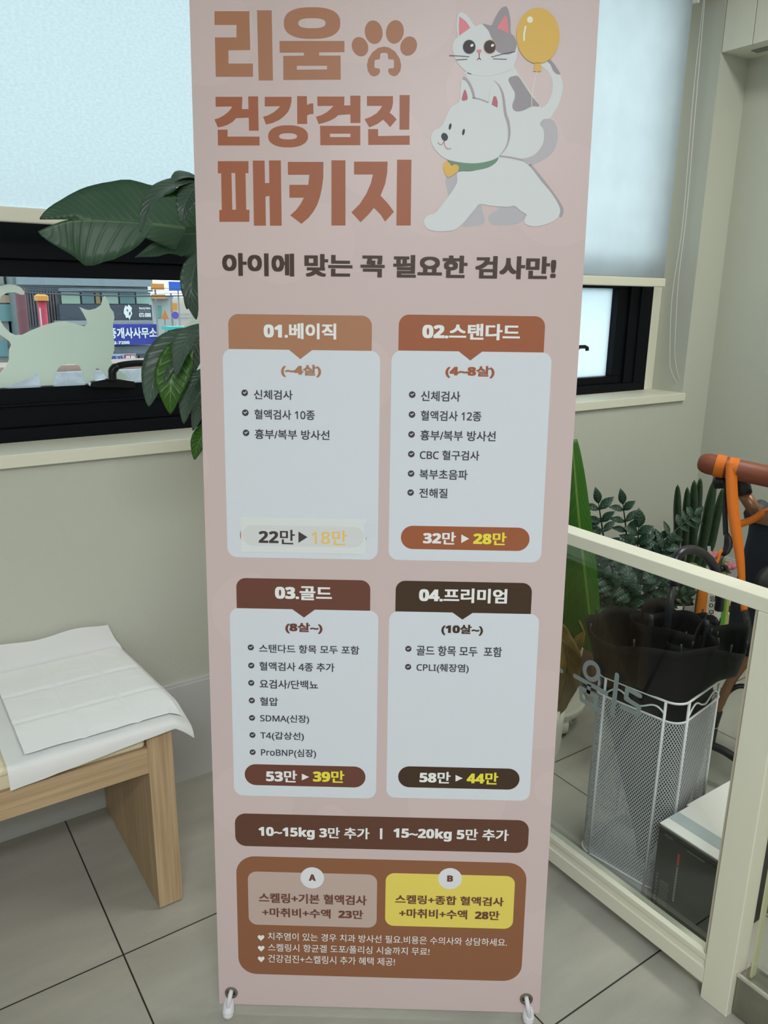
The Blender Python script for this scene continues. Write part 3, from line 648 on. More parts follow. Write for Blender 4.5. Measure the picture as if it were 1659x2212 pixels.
def mix_rect(k1, tl, tr, k2, bl, br): return rect4(k1, tl, tr, bl, br, k2)
STK = P('sticker_dark', (66, 58, 58)); STY = P('sticker_gold', (226, 190, 104))
card(rect4(3, (129,325), (764,331), (131,480), (765,482)), ((3,395,480), (3,503,482), (3,448,524)), mix_rect(3, (102,478), (799,486), 4, (128,460), (793,467)), 3,
     (3,286,364,607,436), '01.베이직', (3,363,548,540,604), '(~4살)', TAN,
     [(3,'신체검사',243,660,414,703,202,673), (3,'혈액검사 10종',245,747,512,792,205,761), (3,'흉부/복부 방사선',247,835,577,880,208,850)],
     rect4(4, (181,318), (741,318), (181,412), (741,412)), [(4,'22만',264,335,424,400,STK,.018), (4,'>',440,344,480,394,STK,0), (4,'18만',498,338,654,404,STY,.014)], sticker=True)
card(rect4(3, (883,330), (1531,331), (883,487), (1527,487)), ((3,1147,488), (3,1256,488), (3,1200,530)), mix_rect(3, (849,488), (1560,490), 4, (841,469), (1514,483)), 3,
     (3,988,366,1420,440), '02.스탠다드', (3,1090,553,1307,608), '(4~8살)', RUST,
     [(3,'신체검사',982,665,1156,711,943,681), (3,'혈액검사 12종',981,752,1249,798,942,769), (3,'흉부/복부 방사선',979,839,1312,886,940,857), (3,'CBC 혈구검사',977,927,1240,971,939,944), (4,'복부초음파',975,70,1188,115,938,88), (4,'전해질',974,153,1099,196,936,172)],
     rect4(4, (893,319), (1462,327), (893,421), (1462,431)), [(4,'32만',991,345,1136,401,TEXTW,.03), (4,'>',1160,357,1195,395,TEXTW,0), (4,'28만',1213,347,1360,404,YEL,.03)])
card(rect4(4, (165,553), (758,557), (166,686), (757,690)), ((4,411,687), (4,515,688), (4,464,725)), mix_rect(4, (137,686), (791,690), 5, (122,530), (804,538)), 4,
     (4,336,585,588,648), '03.골드', (4,382,747,546,796), '(8살~)', MAROON,
     [(4,'스탠다드 항목 모두 포함',266,845,709,885,229,857), (4,'혈액검사 4종 추가',267,922,599,963,231,937), (4,'요검사/단백뇨',268,1000,527,1041,231,1014), (5,'혈압',247,57,333,98,208,73), (5,'SDMA(신장)',248,140,482,184,209,156), (5,'T4(갑상선)',249,222,457,266,211,238), (5,'ProBNP(심장)',252,303,515,348,212,320)],
     rect4(5, (174,380), (751,386), (174,480), (751,486)), [(5,'53만',276,405,424,463,TEXTW,.03), (5,'>',447,422,482,454,TEXTW,0), (5,'39만',500,406,650,465,YEL,.03)])
card(rect4(4, (869,560), (1472,574), (870,692), (1470,708)), ((4,1112,696), (4,1217,700), (4,1165,734)), mix_rect(4, (838,694), (1500,711), 5, (854,538), (1541,552)), 4,
     (4,973,594,1363,661), '04.프리미엄', (4,1072,755,1256,804), '(10살~)', DARK,
     [(4,'골드 항목 모두  포함',962,850,1340,897,926,863), (4,'CPLI(췌장염)',962,928,1193,971,925,943)],
     rect4(5, (907,387), (1487,399), (907,488), (1487,499)), [(5,'58만',1009,412,1157,468,TEXTW,.03), (5,'>',1181,428,1216,460,TEXTW,0), (5,'44만',1235,415,1385,473,YEL,.03)])
# weight bar
wb_ = MB(); wb_.poly([rrect(*rect4(5, (128,618), (1532,640), (128,774), (1528,796)), .0195)], 1*LAY); wo = bbuild(wb_, 'weight_bar', BAR)
btext(wo, 5, '10~15kg 3만 추가', 240, 674, 770, 740, TEXTW, .028, .02); btext(wo, 5, '15~20kg 5만 추가', 884, 681, 1435, 749, TEXTW, .028, .02)
t = MB(); t.poly([[zb(5,820,683), zb(5,832,683), zb(5,831,735), zb(5,820,735)]], 6*LAY); bbuild(t, 'divider_mark', TEXTW, wo)
# scaling panel
pn = MB(); pn.poly([rrect(*rect4(6, (134,52), (1519,66), (144,614), (1500,631)), .034)], 1*LAY); po = bbuild(pn, 'scaling_panel', PANEL)
BXA = P('option_pink', (184, 163, 155)); BXB = P('option_yellow', (222, 204, 96)); CIRC = P('circle_white', (216, 217, 222))
for q, m, c, let, lb in ((rect4(6, (190,119), (806,127), (192,373), (805,381)), BXA, (497,146), ('A',481,129,513,160), (('스켈링+기본 혈액검사',242,221,757,272), ('+마취비+수액  23만',258,292,740,339))),
                         (rect4(6, (846,127), (1465,134), (846,379), (1456,386)), BXB, (1155,150), ('B',1141,134,1169,164), (('스켈링+종합 혈액검사',893,230,1412,277), ('+마취비+수액  28만',912,296,1392,344)))):
    o = MB(); o.poly([rrect(*q, .016)], 2*LAY); bbuild(o, 'option_box', m, po)
    cc = zb(6, *c); o = MB(); o.poly([[(cc[0]+.0213*math.cos(a*.157), cc[1]+.0213*math.sin(a*.157)) for a in range(40)]], 3*LAY); bbuild(o, 'letter_badge', CIRC, po)
    btext(po, 6, let[0], *let[1:], MAROON, .03, .03)
    for s, x0, y0, x1, y1 in lb: btext(po, 6, s, x0, y0, x1, y1, MAROON, .03, .018)
for (hx, hy), (s, x0, y0, x1, y1) in zip(((252,432), (253,483), (253,534)), (('치주염이 있는 경우 치과 방사선 필요.비용은 수의사와 상담하세요.',285,416,1428,462), ('스켈링시 항균겔 도포/폴리싱 시술까지 무료!',286,466,1057,509), ('건강검진+스켈링시 추가 혜택 제공!',286,517,892,560))):
    btext(po, 6, s, x0, y0, x1, y1, TEXTW, .004, .003)
    hm = MB(); pts = []
    for i in range(30):
        a = 2*math.pi*i/30; pts.append((hx+16*math.sin(a)**3, hy-1-(13*math.cos(a)-5*math.cos(2*a)-2*math.cos(3*a)-math.cos(4*a))*1.02))
    poly(hm, 6, [pts], 6); bbuild(hm, 'heart_mark', TEXTW, po)
# eyelets, hooks and stand
M_EYE = mat('eyelet_metal', (150, 145, 135), rough=.28, metal=1); M_PLW = mat('white_plastic', (226, 226, 232), rough=.35)
def bl(v): return banner.matrix_world.inverted() @ Vector(v)
hub = Vector((BWID/2, .78, -.03))
st_ = MB()
feet = []
for gx, fx in (((110, 695), (95, 792)), ((1519, 725), (1529, 820))):
    g = Vector((*zb(6, *gx), 0))
    e = MB()
    for k in range(24):
        pass
    e.lathe([(.0065, .0004), (.0075, .0022), (.0095, .0026), (.0118, .0018), (.0122, .0003)], g, 26, cap=False)
    e.poly([[(g.x+.0066*math.cos(a*.3), g.y+.0066*math.sin(a*.3)) for a in range(21)]], .0004, 0, 1)
    bbuild(e, 'eyelet', [M_EYE, mat('eyelet_hole', (58, 50, 46))])
    fpx = 450+fx[0]/2.212, 1830+fx[1]/2.212
    foot = bl(onz(*fpx, .011)); sx = 1 if gx[0] > 800 else -1
    tip = g+Vector((sx*.0055, -.027, .010))
    hk = MB().tube(catmull([g+Vector((0, .004, -.006)), g+Vector((0, .003, .006)), g+Vector((sx*.002, -.008, .013)), tip], 5, False), .0042, 10)
    hk.tube(catmull([tip, g+Vector((sx*.008, -.04, .004)), foot+Vector((0, .012, -.004))], 5, False), .0040, 10)
    bbuild(hk, 'hook', M_PLW)
    fm = MB().tube([foot+Vector((0, .022, -.012)), foot+Vector((0, .012, -.006)), foot+Vector((0, .002, 0)), foot+Vector((0, -.004, .002)), foot+Vector((0, -.0085, .003))], [.008, .0105, .011, .0095, .005], 16)
    bbuild(fm, 'foot', M_PLW)
    MB().tube([Vector((foot.x, foot.y+.03, -.016)), hub], .004, 8).build('stand_pole', mat('pole_grey', (70, 70, 72), rough=.4), banner, local=True)
    MB().tube([hub, Vector((g.x, 1.785, -.004))], [.004, .003], 8).build('stand_pole', mat('pole_grey', (70, 70, 72)), banner, local=True)
MB().box(hub.x-.025, hub.x+.025, hub.y-.03, hub.y+.03, -.05, -.012).build('stand_hub', mat('hub_black', (30, 30, 32)), banner, local=True, bevel=.003)
rear = bl(BL + BU*(BWID/2) - Vector((BN.x, BN.y, 0)).normalized()*.34 - Vector((0, 0, .012)))
MB().tube([hub, rear], .005, 8).build('rear_leg', mat('pole_grey', (70, 70, 72)), banner, local=True)
# ------------------------------------------------------------------ bench
WOODX = wood_material('bench_wood_long', (166, 140, 106), (198, 172, 138), 0)
WOODZ = wood_material('bench_wood_upright', (166, 140, 106), (198, 172, 138), 2)
bench = thing('bench', 'light wood waiting bench with a cream seat cushion below the left window', 'bench', (-.35, 1.645, 0))
BX0, BX1, BY0, BY1 = -1.15, .399, 1.43, 1.853
MB().box(BX1, .4515, BY0, BY1, .004, .442).build('end_panel', WOODZ, bench, bevel=.0012)
MB().box(BX0-.0525, BX0, BY0, BY1, .004, .442).build('end_panel', WOODZ, bench, bevel=.0012)
MB().box(BX0, BX1, BY0, BY0+.03, .342, .3995).build('front_rail', WOODX, bench, bevel=.001)
MB().box(BX0, BX1, BY1-.03, BY1, .342, .3995).build('back_rail', WOODX, bench, bevel=.001)
MB().box(BX0, BX1, BY0+.03, BY1-.03, .372, .3995).build('seat_board', WOODX, bench)
M_CUSH = mat('cream_leatherette', (226, 214, 184), rough=.45, bump=.15, bscale=200)
MB().box(BX0+.001, BX1-.002, BY0+.002, BY1-.002, .4, .4465).build('cushion', M_CUSH, bench, bevel=.009)
cp = []
for x, y in ((BX0+.004, BY0+.0025), (BX1-.005, BY0+.0025)): cp.append(Vector((x, y-.0006, .434)))
MB().tube(cp, .0012, 6).build('seam', mat('seam_cream', (196, 182, 150)), bench)
for x in (.425, BX0-.026):
    for y in (BY0+.03, BY1-.03): MB().lathe([(.012, 0), (.012, .0045)], (x, y, 0), 14).build('foot_pad', mat('pad_black', (35, 33, 30)), bench)

# ------------------------------------------------------------------ puppy pad on the bench
pad = thing('puppy_pad', 'white quilted puppy pad spread over the end of the wooden bench', 'pad', (.315, 1.64, .4466))
M_PF = mat('pad_film', (236, 238, 238), rough=.5, transl=.12)
M_PQ = mat('pad_core', (240, 242, 242), rough=.85)
PX0, PX1 = .140, .494
def pad_pt(u, v, lift=0.0):
    x = PX0+(PX1-PX0)*u
    nz = (noise.noise(Vector((x*9, v*7, 1.3)))*.004 + noise.noise(Vector((x*28, v*23, 4.1)))*.0014)
    if v < .10:                                         # front flap hanging over the edge
        k = v/.10; y = 1.4165+.014*k**2*(1); y = 1.4165 + .015*k*k; zb_ = .407+.030*u; z = zb_+(.450-zb_)*math.sin(k*math.pi/2); y += nz*.6
    elif v > .92:                                       # back flap standing against the wall
        k = (v-.92)/.08; y = 1.838+.0165*math.sin(k*math.pi/2); z = .450+.060*(1-math.cos(k*math.pi/2)) + .004*math.sin(u*11)*k
        x = PX0+(PX1-PX0)*u*(1-.07*k)
    else:
        k = (v-.10)/.82; y = 1.4315+k*(1.838-1.4315); z = .4500+abs(nz)*.5
    ov = x-.455
    if ov > 0 and v <= .93: z -= (.10+.9*max(0, 1-v/.25))*ov*.75 + ov*ov*6
    x -= .035*max(0, (v-.3))*(u**3)
    z = max(z, .4483 if (x < .456 and y > 1.4265) else 0)
    return Vector((x, y, z+lift))
MB().grid(lambda u, v: pad_pt(u, v), 46, 64).build('border_film', M_PF, pad, smooth=True)
def core_pt(u, v):
    q = pad_pt(.10+.865*u, .135+.765*v, .0016)
    fold = min(abs(u-.36), abs(u-.70)), min(abs(v-.34), abs(v-.67))
    q.z += .0022*min(1, fold[0]/.03)*min(1, fold[1]/.03) + .0004*math.sin(q.x*900)*math.sin(q.y*900)
    return q
core = MB().grid(core_pt, 90, 100)
core.build('quilted_core', M_PQ, pad, smooth=True)

# ------------------------------------------------------------------ glass partition
par = thing('glass_partition', 'low cream framed glass partition with mirrored letters, running from the wall', 'partition', (1.215, 1.25, 0))
XP = 1.193
MB().box(XP, 1.240, .585, 1.855, .803, .829).build('top_rail', M_CREAM, par, bevel=.002)
lr = MB().box(XP+.004, 1.236, .640, 1.855, .034, .084).box(XP, XP+.006, .640, 1.855, .034, .068).box(XP+.002, XP+.016, .640, 1.855, .084, .097)
lr.build('bottom_rail', M_CREAM, par, bevel=.0015)
MB().box(XP, 1.240, .585, .640, 0, .803).build('post', M_CREAM, par, bevel=.002)
MB().box(XP, 1.240, 1.815, 1.855, 0, .803).build('post', M_CREAM, par, bevel=.002)
MB().box(XP+.004, XP+.012, .640, .646, .097, .803).box(XP+.012, XP+.034, .640, .6425, .097, .803).build('glazing_bead', mat('bead_cream', (196, 186, 166), rough=.5), par)
XG = 1.214
MB().box(XG, XG+.006, .642, 1.815, .084, .803).build('glass_pane', M_PGLASS, par)
M_DEC = mat('decal_grey', (138, 150, 148), rough=.5)
def s5(p, s=4.608, ox=1200, oy=1240): return onx(ox+p[0]/s, oy+p[1]/s, XG-.0012)
def rib(mb, pts, w, closed=False, s=4.608, ox=1200, oy=1240, n=1, cap=True):
    q = [s5(p, s, ox, oy) for p in pts]; q = [Vector((p.y, p.z, 0)) for p in q]
    if n > 1: q = catmull(q, n, closed)
    pl = lambda x, y, z: Vector((XG-.0012-z, x, y))
    m = len(q)
    for i in range(m if closed else m-1):
        a, b_ = q[i], q[(i+1) % m]; t = (b_-a).normalized(); sd = Vector((-t.y, t.x, 0))*w
        mb.poly([[(a+sd)[:2], (a-sd)[:2], (b_-sd)[:2], (b_+sd)[:2]]], i*1e-6, 0, 0, pl)
    for i, p in enumerate(q):
        mb.poly([[(p.x+w*math.cos(k*.524), p.y+w*math.sin(k*.524)) for k in range(12)]], -3e-6-i*1e-7, 0, 0, pl)
dc = MB()
rib(dc, [(612, 1008), (590, 1210), (565, 1400)], .0057)
bbuild_ = dc.build('decal_letter', M_DEC, par)
dc = MB(); rib(dc, [(842, 1212), (715, 1142), (700, 1240), (832, 1322), (815, 1400), (665, 1325)], .0052); dc.build('decal_letter', M_DEC, par)
dc = MB(); rib(dc, [(p[0], p[1]) for p in ell(358, 966, 68, 86, -18, 28)], .0052, True); dc.build('decal_letter', M_DEC, par)
dc = MB(); rib(dc, [(193, 1015), (505, 1188)], .0052); rib(dc, [(335, 1100), (325, 1190)], .0052); dc.build('decal_letter', M_DEC, par)
dc = MB(); rib(dc, [(250, 1135), (405, 1218), (390, 1325), (258, 1250)], .0052, True); dc.build('decal_letter', M_DEC, par)
dc = MB(); rib(dc, [(-30, 925), (60, 965)], .0052); dc.build('decal_letter', M_DEC, par)
dc = MB(); rib(dc, [(92, 1480), (96, 1450), (106, 1432), (118, 1440), (126, 1478)], .0016, n=4); rib(dc, [(130, 1465), (140, 1450), (152, 1462), (158, 1485)], .0013, n=4); dc.build('decal_letter', M_DEC, par)

# glass door beyond the post
door = bpy.data.objects.new('door_1', None); COL.objects.link(door); door.location = (1.235, .1, 0); struct(door); door['label'] = 'door_1'
bpy.context.view_layer.update()
M_STEEL = mat('brushed_steel', (150, 148, 138), rough=.32, metal=.85, vary=.06, vscale=30)
MB().box(1.208, 1.256, -.38, .583, .007, .0905).build('bottom_rail', M_STEEL, door, bevel=.001)
MB().box(1.206, 1.212, -.38, .584, .0905, .096).build('rail_edge', mat('steel_highlight', (222, 222, 216), rough=.2, metal=.8), door)  # highlight along the rail's top edges, painted as lighter steel strips
MB().box(1.252, 1.258, -.38, .584, .0905, .096).build('rail_edge', mat('steel_highlight', (222, 222, 216), rough=.2, metal=.8), door)
MB().box(1.226, 1.238, -.38, .568, .0905, 2.2).build('door_glass', M_PGLASS, door)
MB().box(1.225, 1.239, .566, .570, .0905, 2.2).build('glass_edge', mat('glass_edge_green', (196, 196, 160), rough=.2), door)
struct(MB().box(1.36, 1.385, .512, .545, 0, 2.2).build('trim_4', M_CREAM))  # slim cream strip added for the post's reflection in the door glass

# ------------------------------------------------------------------ umbrella stand
usx, usy, UR, UH = 1.392, .945, .104, .50
UA = math.radians(9)
def us(x, y, z): return Vector((usx+x*math.cos(UA)-y*math.sin(UA), usy+x*math.sin(UA)+y*math.cos(UA), z))
stand = thing('umbrella_stand', 'white wire mesh umbrella stand behind the glass holding black umbrellas', 'umbrella stand', (usx, usy, 0))
M_WIRE = mat('white_wire', (236, 237, 240), rough=.35)
rc = .034
def ring(r=UR, c=rc, n=6):
    out = []
    for cx_, cy_, a0 in ((1, -1, 270), (1, 1, 0), (-1, 1, 90), (-1, -1, 180)):
        for k in range(n+1):
            a = math.radians(a0+90*k/n); out.append((cx_*(r-c)+c*math.cos(a), cy_*(r-c)+c*math.sin(a)))
    return out
for z, r in ((UH, .0026), (.456, .0024), (.047, .0022), (.012, .0024)):
    MB().tube([us(x, y, z) for x, y in ring()], r, 8, closed=True).build('wire_ring', M_WIRE, stand, smooth=True)
for sx_ in (-1, 1):
    for sy_ in (-1, 1):
        for px_, py_ in ((sx_*(UR-rc), sy_*UR), (sx_*UR, sy_*(UR-rc))):
            MB().tube([us(px_, py_, .0), us(px_, py_, UH)], .0031, 8).build('upright', M_WIRE, stand, smooth=True)
for side in range(4):
    ca, sa = math.cos(side*math.pi/2), math.sin(side*math.pi/2); w = UR-rc; pts = []
    for k in range(33):
        t = -w+2*w*k/32; z = .466+.012*math.sin(k/32*math.pi*3.0-.4) + .014*(1-abs(k/16-1))
        x, y = t, -UR; pts.append(us(x*ca-y*sa, x*sa+y*ca, z))
    MB().tube(pts, .002, 7).build('wave_wire', M_WIRE, stand, smooth=True)
rr = ring(UR-.001, rc, 5); per = [0]
for i in range(len(rr)): per.append(per[-1]+math.dist(rr[i], rr[(i+1) % len(rr)]))
pm = MB(); n = len(rr)
for j, z in enumerate((.047, .456)):
    for i in range(n+1):
        q = rr[i % n]; pm.v.append(us(q[0], q[1], z)); pm.uv[len(pm.v)-1] = (per[i], z)
for i in range(n): pm.f.append([i, i+1, n+1+i+1, n+1+i]); pm.mi.append(0)
pm.build('mesh_panel', mesh_material('wire_mesh', (206, 208, 214)), stand)
tr = MB(); q1 = ring(UR-.003, rc, 6); n = len(q1)
tr.add([us(x, y, .009) for x, y in q1]+[us(x, y, .046) for x, y in q1]+[us(x*.97, y*.97, .046) for x, y in q1]+[us(x*.97, y*.97, .013) for x, y in q1],
       [list(range(n))[::-1], [3*n+i for i in range(n)]]+[(i, (i+1)%n, n+(i+1)%n, n+i) for i in range(n)]+[(n+i, n+(i+1)%n, 2*n+(i+1)%n, 2*n+i) for i in range(n)]+[(2*n+i, 2*n+(i+1)%n, 3*n+(i+1)%n, 3*n+i) for i in range(n)])
tr.build('drip_tray', mat('tray_plastic', (196, 200, 204), rough=.4), stand)

# ------------------------------------------------------------------ umbrellas
M_UMB = mat('umbrella_cloth', (9, 10, 10), rough=.7, spec=.25)
M_UMB2 = mat('umbrella_cloth_dark_green', (12, 15, 14), rough=.65, spec=.28)
M_SH = mat('umbrella_shaft', (40, 42, 48), rough=.4)
M_HN = mat('umbrella_handle', (26, 28, 34), rough=.35)
M_TIP = mat('umbrella_tip', (44, 46, 48), rough=.4)
_ui = [0]
def umbrella(label, tip, top, rmax, lobes, m, ph, hook=None, squash=(1, 1), shaft_h=.2, amp=.16, rib_tips=True, handle_r=.007):
    _ui[0] += 1; ins = .004*_ui[0]
    tip, top = Vector(tip), Vector(top); ax = (top-tip).normalized(); Ln = (top-tip).length
    root = thing('umbrella', label, 'umbrella', tip, 'black umbrellas in the wire stand')
    def pt(u, v):
        a = 2*math.pi*u; rad = .007+(rmax-.007)*(v**.92)
        fold = 1+amp*v*math.cos(lobes*a+ph)+.06*v*math.cos(2*a+ph*2)
        zz = Ln*v + (.007*math.cos(lobes*a+ph+.6) + .006*math.cos(3*a+ph))*max(0, v-.8)/.2
        cxy = tip+ax*zz
        lim = 1e9
        x, y = math.cos(a)*rad*fold*squash[0], math.sin(a)*rad*fold*squash[1]
        q = cxy+Vector((x*math.cos(UA)-y*math.sin(UA), x*math.sin(UA)+y*math.cos(UA), 0))
        if q.z < UH+.03:                                # inside the stand it is held in by the wires
            dx, dy = q.x-usx, q.y-usy; lx, ly = dx*math.cos(UA)+dy*math.sin(UA), -dx*math.sin(UA)+dy*math.cos(UA)
            b_ = UR-.004-ins+max(0, q.z-UH+.01)*.8; lx = max(-b_, min(b_, lx)); ly = max(-b_, min(b_, ly))
            rr_ = math.hypot(lx, ly); mxr = b_*1.26
            if rr_ > mxr: lx *= mxr/rr_; ly *= mxr/rr_
            q = us(lx, ly, q.z)
        return q
    MB().grid(pt, 96, 30, closed_u=True).build('canopy', m, root, smooth=True, solid=.0012)
    up = top+ax*shaft_h
    MB().tube([tip-ax*.012, top+ax*.02, up], [.0035, .008 if hook else .005, .0088 if hook else .0052], 10).build('shaft', M_SH, root, smooth=True)
    if rib_tips:
        for k in range(8):
            a = 2*math.pi*(k/8+.03); q = pt(k/8+.03, 1.0); MB().tube([q, q+ax*.016], [.0016, .0024], 6).build('rib_tip', M_TIP, root, smooth=True)
    if hook: MB().tube(catmull(hook, 6, False), handle_r, 14).build('handle', M_HN, root, smooth=True)
    return root
hookp = [ony(x, y, .95) for x, y in ((1457, 1262), (1456, 1230), (1461, 1205), (1478, 1190), (1500, 1188), (1522, 1199), (1541, 1222), (1551, 1255), (1555, 1290), (1553, 1318))]
umbrella('wide black umbrella filling the left side of the wire stand, its cloth flared open', (1.392, .928, .032), (1.362, .958, .612), .118, 5, M_UMB, .6, squash=(1.0, 1.12), shaft_h=.03, amp=.06)
umbrella('black umbrella flared at the right front of the wire stand, beside the white box', (1.416, .900, .030), (1.462, .893, .600), .094, 4, M_UMB2, 1.9, squash=(1.1, .95), shaft_h=.03, amp=.09)
umbrella('black umbrella standing at the back of the wire stand, its crooked handle above the rail', (1.398, .945, .030), (1.425, .962, .622), .078, 4, M_UMB, 2.8, hook=hookp, shaft_h=.075, handle_r=.0102, rib_tips=False, amp=.12)
umbrella('black umbrella pressed against the far right corner of the wire stand, partly hidden', (1.418, .935, .031), (1.505, .950, .582), .062, 3, M_UMB2, .2, shaft_h=.02, amp=.14)

# ------------------------------------------------------------------ cardboard box
box = thing('cardboard_box', 'black and white cardboard box on the floor behind the glass, beside the umbrella stand', 'box', (1.42, .753, 0))
X0, X1, Y0, Y1, ZB_ = 1.270, 1.580, .686, .820, .246
M_BOXK = mat('box_black', (26, 30, 27), rough=.4, spec=.3); M_BOXW = mat('box_white', (238, 238, 235), rough=.5)
b_ = MB().box(X0, X1, Y0, Y1, 0, ZB_-.002); b_.build('body', M_BOXK, box, bevel=.001)
b_ = MB().box(X0, X1, Y0+.0005, Y1, ZB_-.002, ZB_+.001)
b_.box(X0+.10, X1, Y1, Y1+.006, ZB_-.002, ZB_); b_.build('top_flap', M_BOXW, box)
MB().box(X0+.028, X0+.062, Y0, Y1, ZB_+.001, ZB_+.0018).build('packing_tape', mat('tape_grey', (184, 194, 200), rough=.25), box)
tb = MB(); put_text(tb, 'Shi', 0, .030, 0, .022, 0, .012, .012, place=lambda x, y, z: Vector((X0+.085+y*.9+x*.25, Y0+.042-x*.8, ZB_+.0016+z)))
tb.build('printed_text', mat('box_red', (206, 40, 40), rough=.5), box)
MB().box(X0+.083, X0+.10, Y0+.002, Y0+.026, ZB_+.0011, ZB_+.0016).build('printed_mark', mat('box_mark', (30, 30, 30)), box)
MB().box(X0-.0006, X0, Y0+.002, Y0+.130, ZB_-.006, ZB_-.003).build('edge_wear', mat('box_wear', (120, 114, 104), rough=.7), box)
def xrect(mb, y0, y1, z0, z1): mb.box(X0-.0005, X0, y0, y1, z0, z1)
m1 = MB(); xrect(m1, .7655, .7705, .176, .204); m1.build('printed_mark', mat('box_red2', (160, 44, 36)), box)
m1 = MB()
for k in range(13): xrect(m1, .7660, .7700, .172-.0066*k-.0045, .172-.0066*k)
m1.build('printed_mark', mat('box_print', (128, 130, 126)), box)
m1 = MB()
for k in range(12): xrect(m1, .783-.0012*(k % 3), .804, .118-.0064*k-.003, .118-.0064*k)
for k in range(9): xrect(m1, .8085, .8135, .130-.009*k-.006, .130-.009*k)
m1.build('printed_mark', mat('box_print2', (84, 90, 86)), box)
m1 = MB(); xrect(m1, .785, .806, .226, .230); xrect(m1, .712, .752, .222, .2245); m1.build('printed_mark', mat('box_print2', (84, 90, 86)), box)

# ------------------------------------------------------------------ leaves
def leaf(name, parent, m, mid, wl, wr, nrm, fold=.25, n=5, across=4, curl=0.0, wav=0.0, thick=.0007):
    q = catmull(mid, n, False); N_ = len(q); nrm = Vector(nrm).normalized()
    def samp(w, t):
        f = t*(len(w)-1); i = min(int(f), len(w)-2); k = f-i; k = k*k*(3-2*k) if len(w) < 6 else k
        return w[i]*(1-k)+w[i+1]*k
    def pt(u, v):
        i = min(int(round(v*(N_-1))), N_-1); p = q[i]
        t = (q[min(i+1, N_-1)]-q[max(i-1, 0)]).normalized(); sd = t.cross(nrm).normalized(); nn = sd.cross(t).normalized()
        s = u*2-1; w = samp(wl if s < 0 else wr, v)*abs(s)
        lift = fold*w - curl*w*w*40 + wav*math.sin(v*26+s*2)*w
        return p + sd*(w if s > 0 else -w) + nn*lift
    mb = MB().grid(pt, across*2, N_-1, uvf=lambda u, v: (v, u*2-1))
    return mb.build(name, m, parent, smooth=True, solid=thick)
LF_BIG = leaf_material('strelitzia_leaf', (54, 88, 64), (82, 112, 88), rough=.42, veins=26, transl=.22, rib=(92, 122, 88))
LF_BIG2 = leaf_material('strelitzia_leaf_lobe', (54, 88, 64), (82, 112, 88), rough=.42, veins=11, transl=.22, rib=(92, 122, 88))
LF_GREEN = leaf_material('strelitzia_leaf_fresh', (44, 98, 22), (72, 128, 36), rough=.42, veins=22, transl=.2, rib=(112, 152, 62))  # yellower, stronger green of the leaf by the partition
LF_DRY = leaf_material('dry_leaf', (104, 84, 30), (150, 128, 62), rough=.7, veins=9, transl=.2, rib=(90, 72, 30))
LF_PAC = leaf_material('pachira_leaf', (56, 80, 62), (96, 116, 104), rough=.33, veins=12, transl=.15, rib=(90, 112, 96))
LF_FRE = leaf_material('pachira_leaf_fresh', (52, 100, 24), (66, 116, 30), rough=.38, veins=10, transl=.3, rib=(104, 146, 56))
LF_ZZ = leaf_material('zz_leaf', (34, 62, 46), (54, 88, 66), rough=.42, veins=6, transl=.08, rib=(64, 96, 70))
M_STEM = mat('green_stem', (74, 104, 54), rough=.5); M_STEMD = mat('dark_stem', (40, 56, 40), rough=.5)
M_SOIL = mat('soil', (58, 46, 36), rough=.95, bump=.8, bscale=90)
M_POT = mat('white_pot', (222, 220, 208), rough=.45)
# bird of paradise in a white pot on a trolley
SC = Vector((1.68, 1.57, 0))
bop = thing('bird_of_paradise_plant', 'tall plant with very large paddle leaves in a white pot behind the banner', 'plant', SC)
tr = MB().lathe([(.100, .055), (.146, .058), (.150, .066), (.150, .078), (.144, .084), (.10, .084)], SC, 40)
tro = tr.build('plant_trolley', M_POT, bop, smooth=False, bevel=.002)
for k in range(5):
    a = math.radians(-36+72*k+10); c = SC+Vector((math.cos(a)*.128, math.sin(a)*.128, 0))
    MB().lathe([(.018, .018), (.020, .03), (.020, .056)], c, 14).build('leg', M_POT, tro, smooth=True)
    MB().lathe([(.005, -.008), (.0165, -.006), (.0165, .006), (.005, .008)], c+Vector((0, 0, .0168)), 16, axis=(math.sin(a), -math.cos(a), 0)).build('caster', mat('caster_black', (28, 28, 28)), tro)
MB().lathe([(.0, .085), (.105, .085), (.113, .10), (.150, .46), (.158, .475), (.158, .50), (.146, .50), (.142, .47)], SC, 44, cap=False).build('pot', M_POT, bop, smooth=True)
MB().lathe([(.001, .468), (.141, .468)], SC, 30, cap=False).build('soil', M_SOIL, bop)
def stemto(p, via, r=(.013, .006), root=bop, base=SC+Vector((0, 0, .46)), m=M_STEM):
    c = catmull([base, via, p], 8, False); n = len(c)
    MB().tube(c, [r[0]+(r[1]-r[0])*i/(n-1) for i in range(n)], 10).build('stem', m, root, smooth=True)
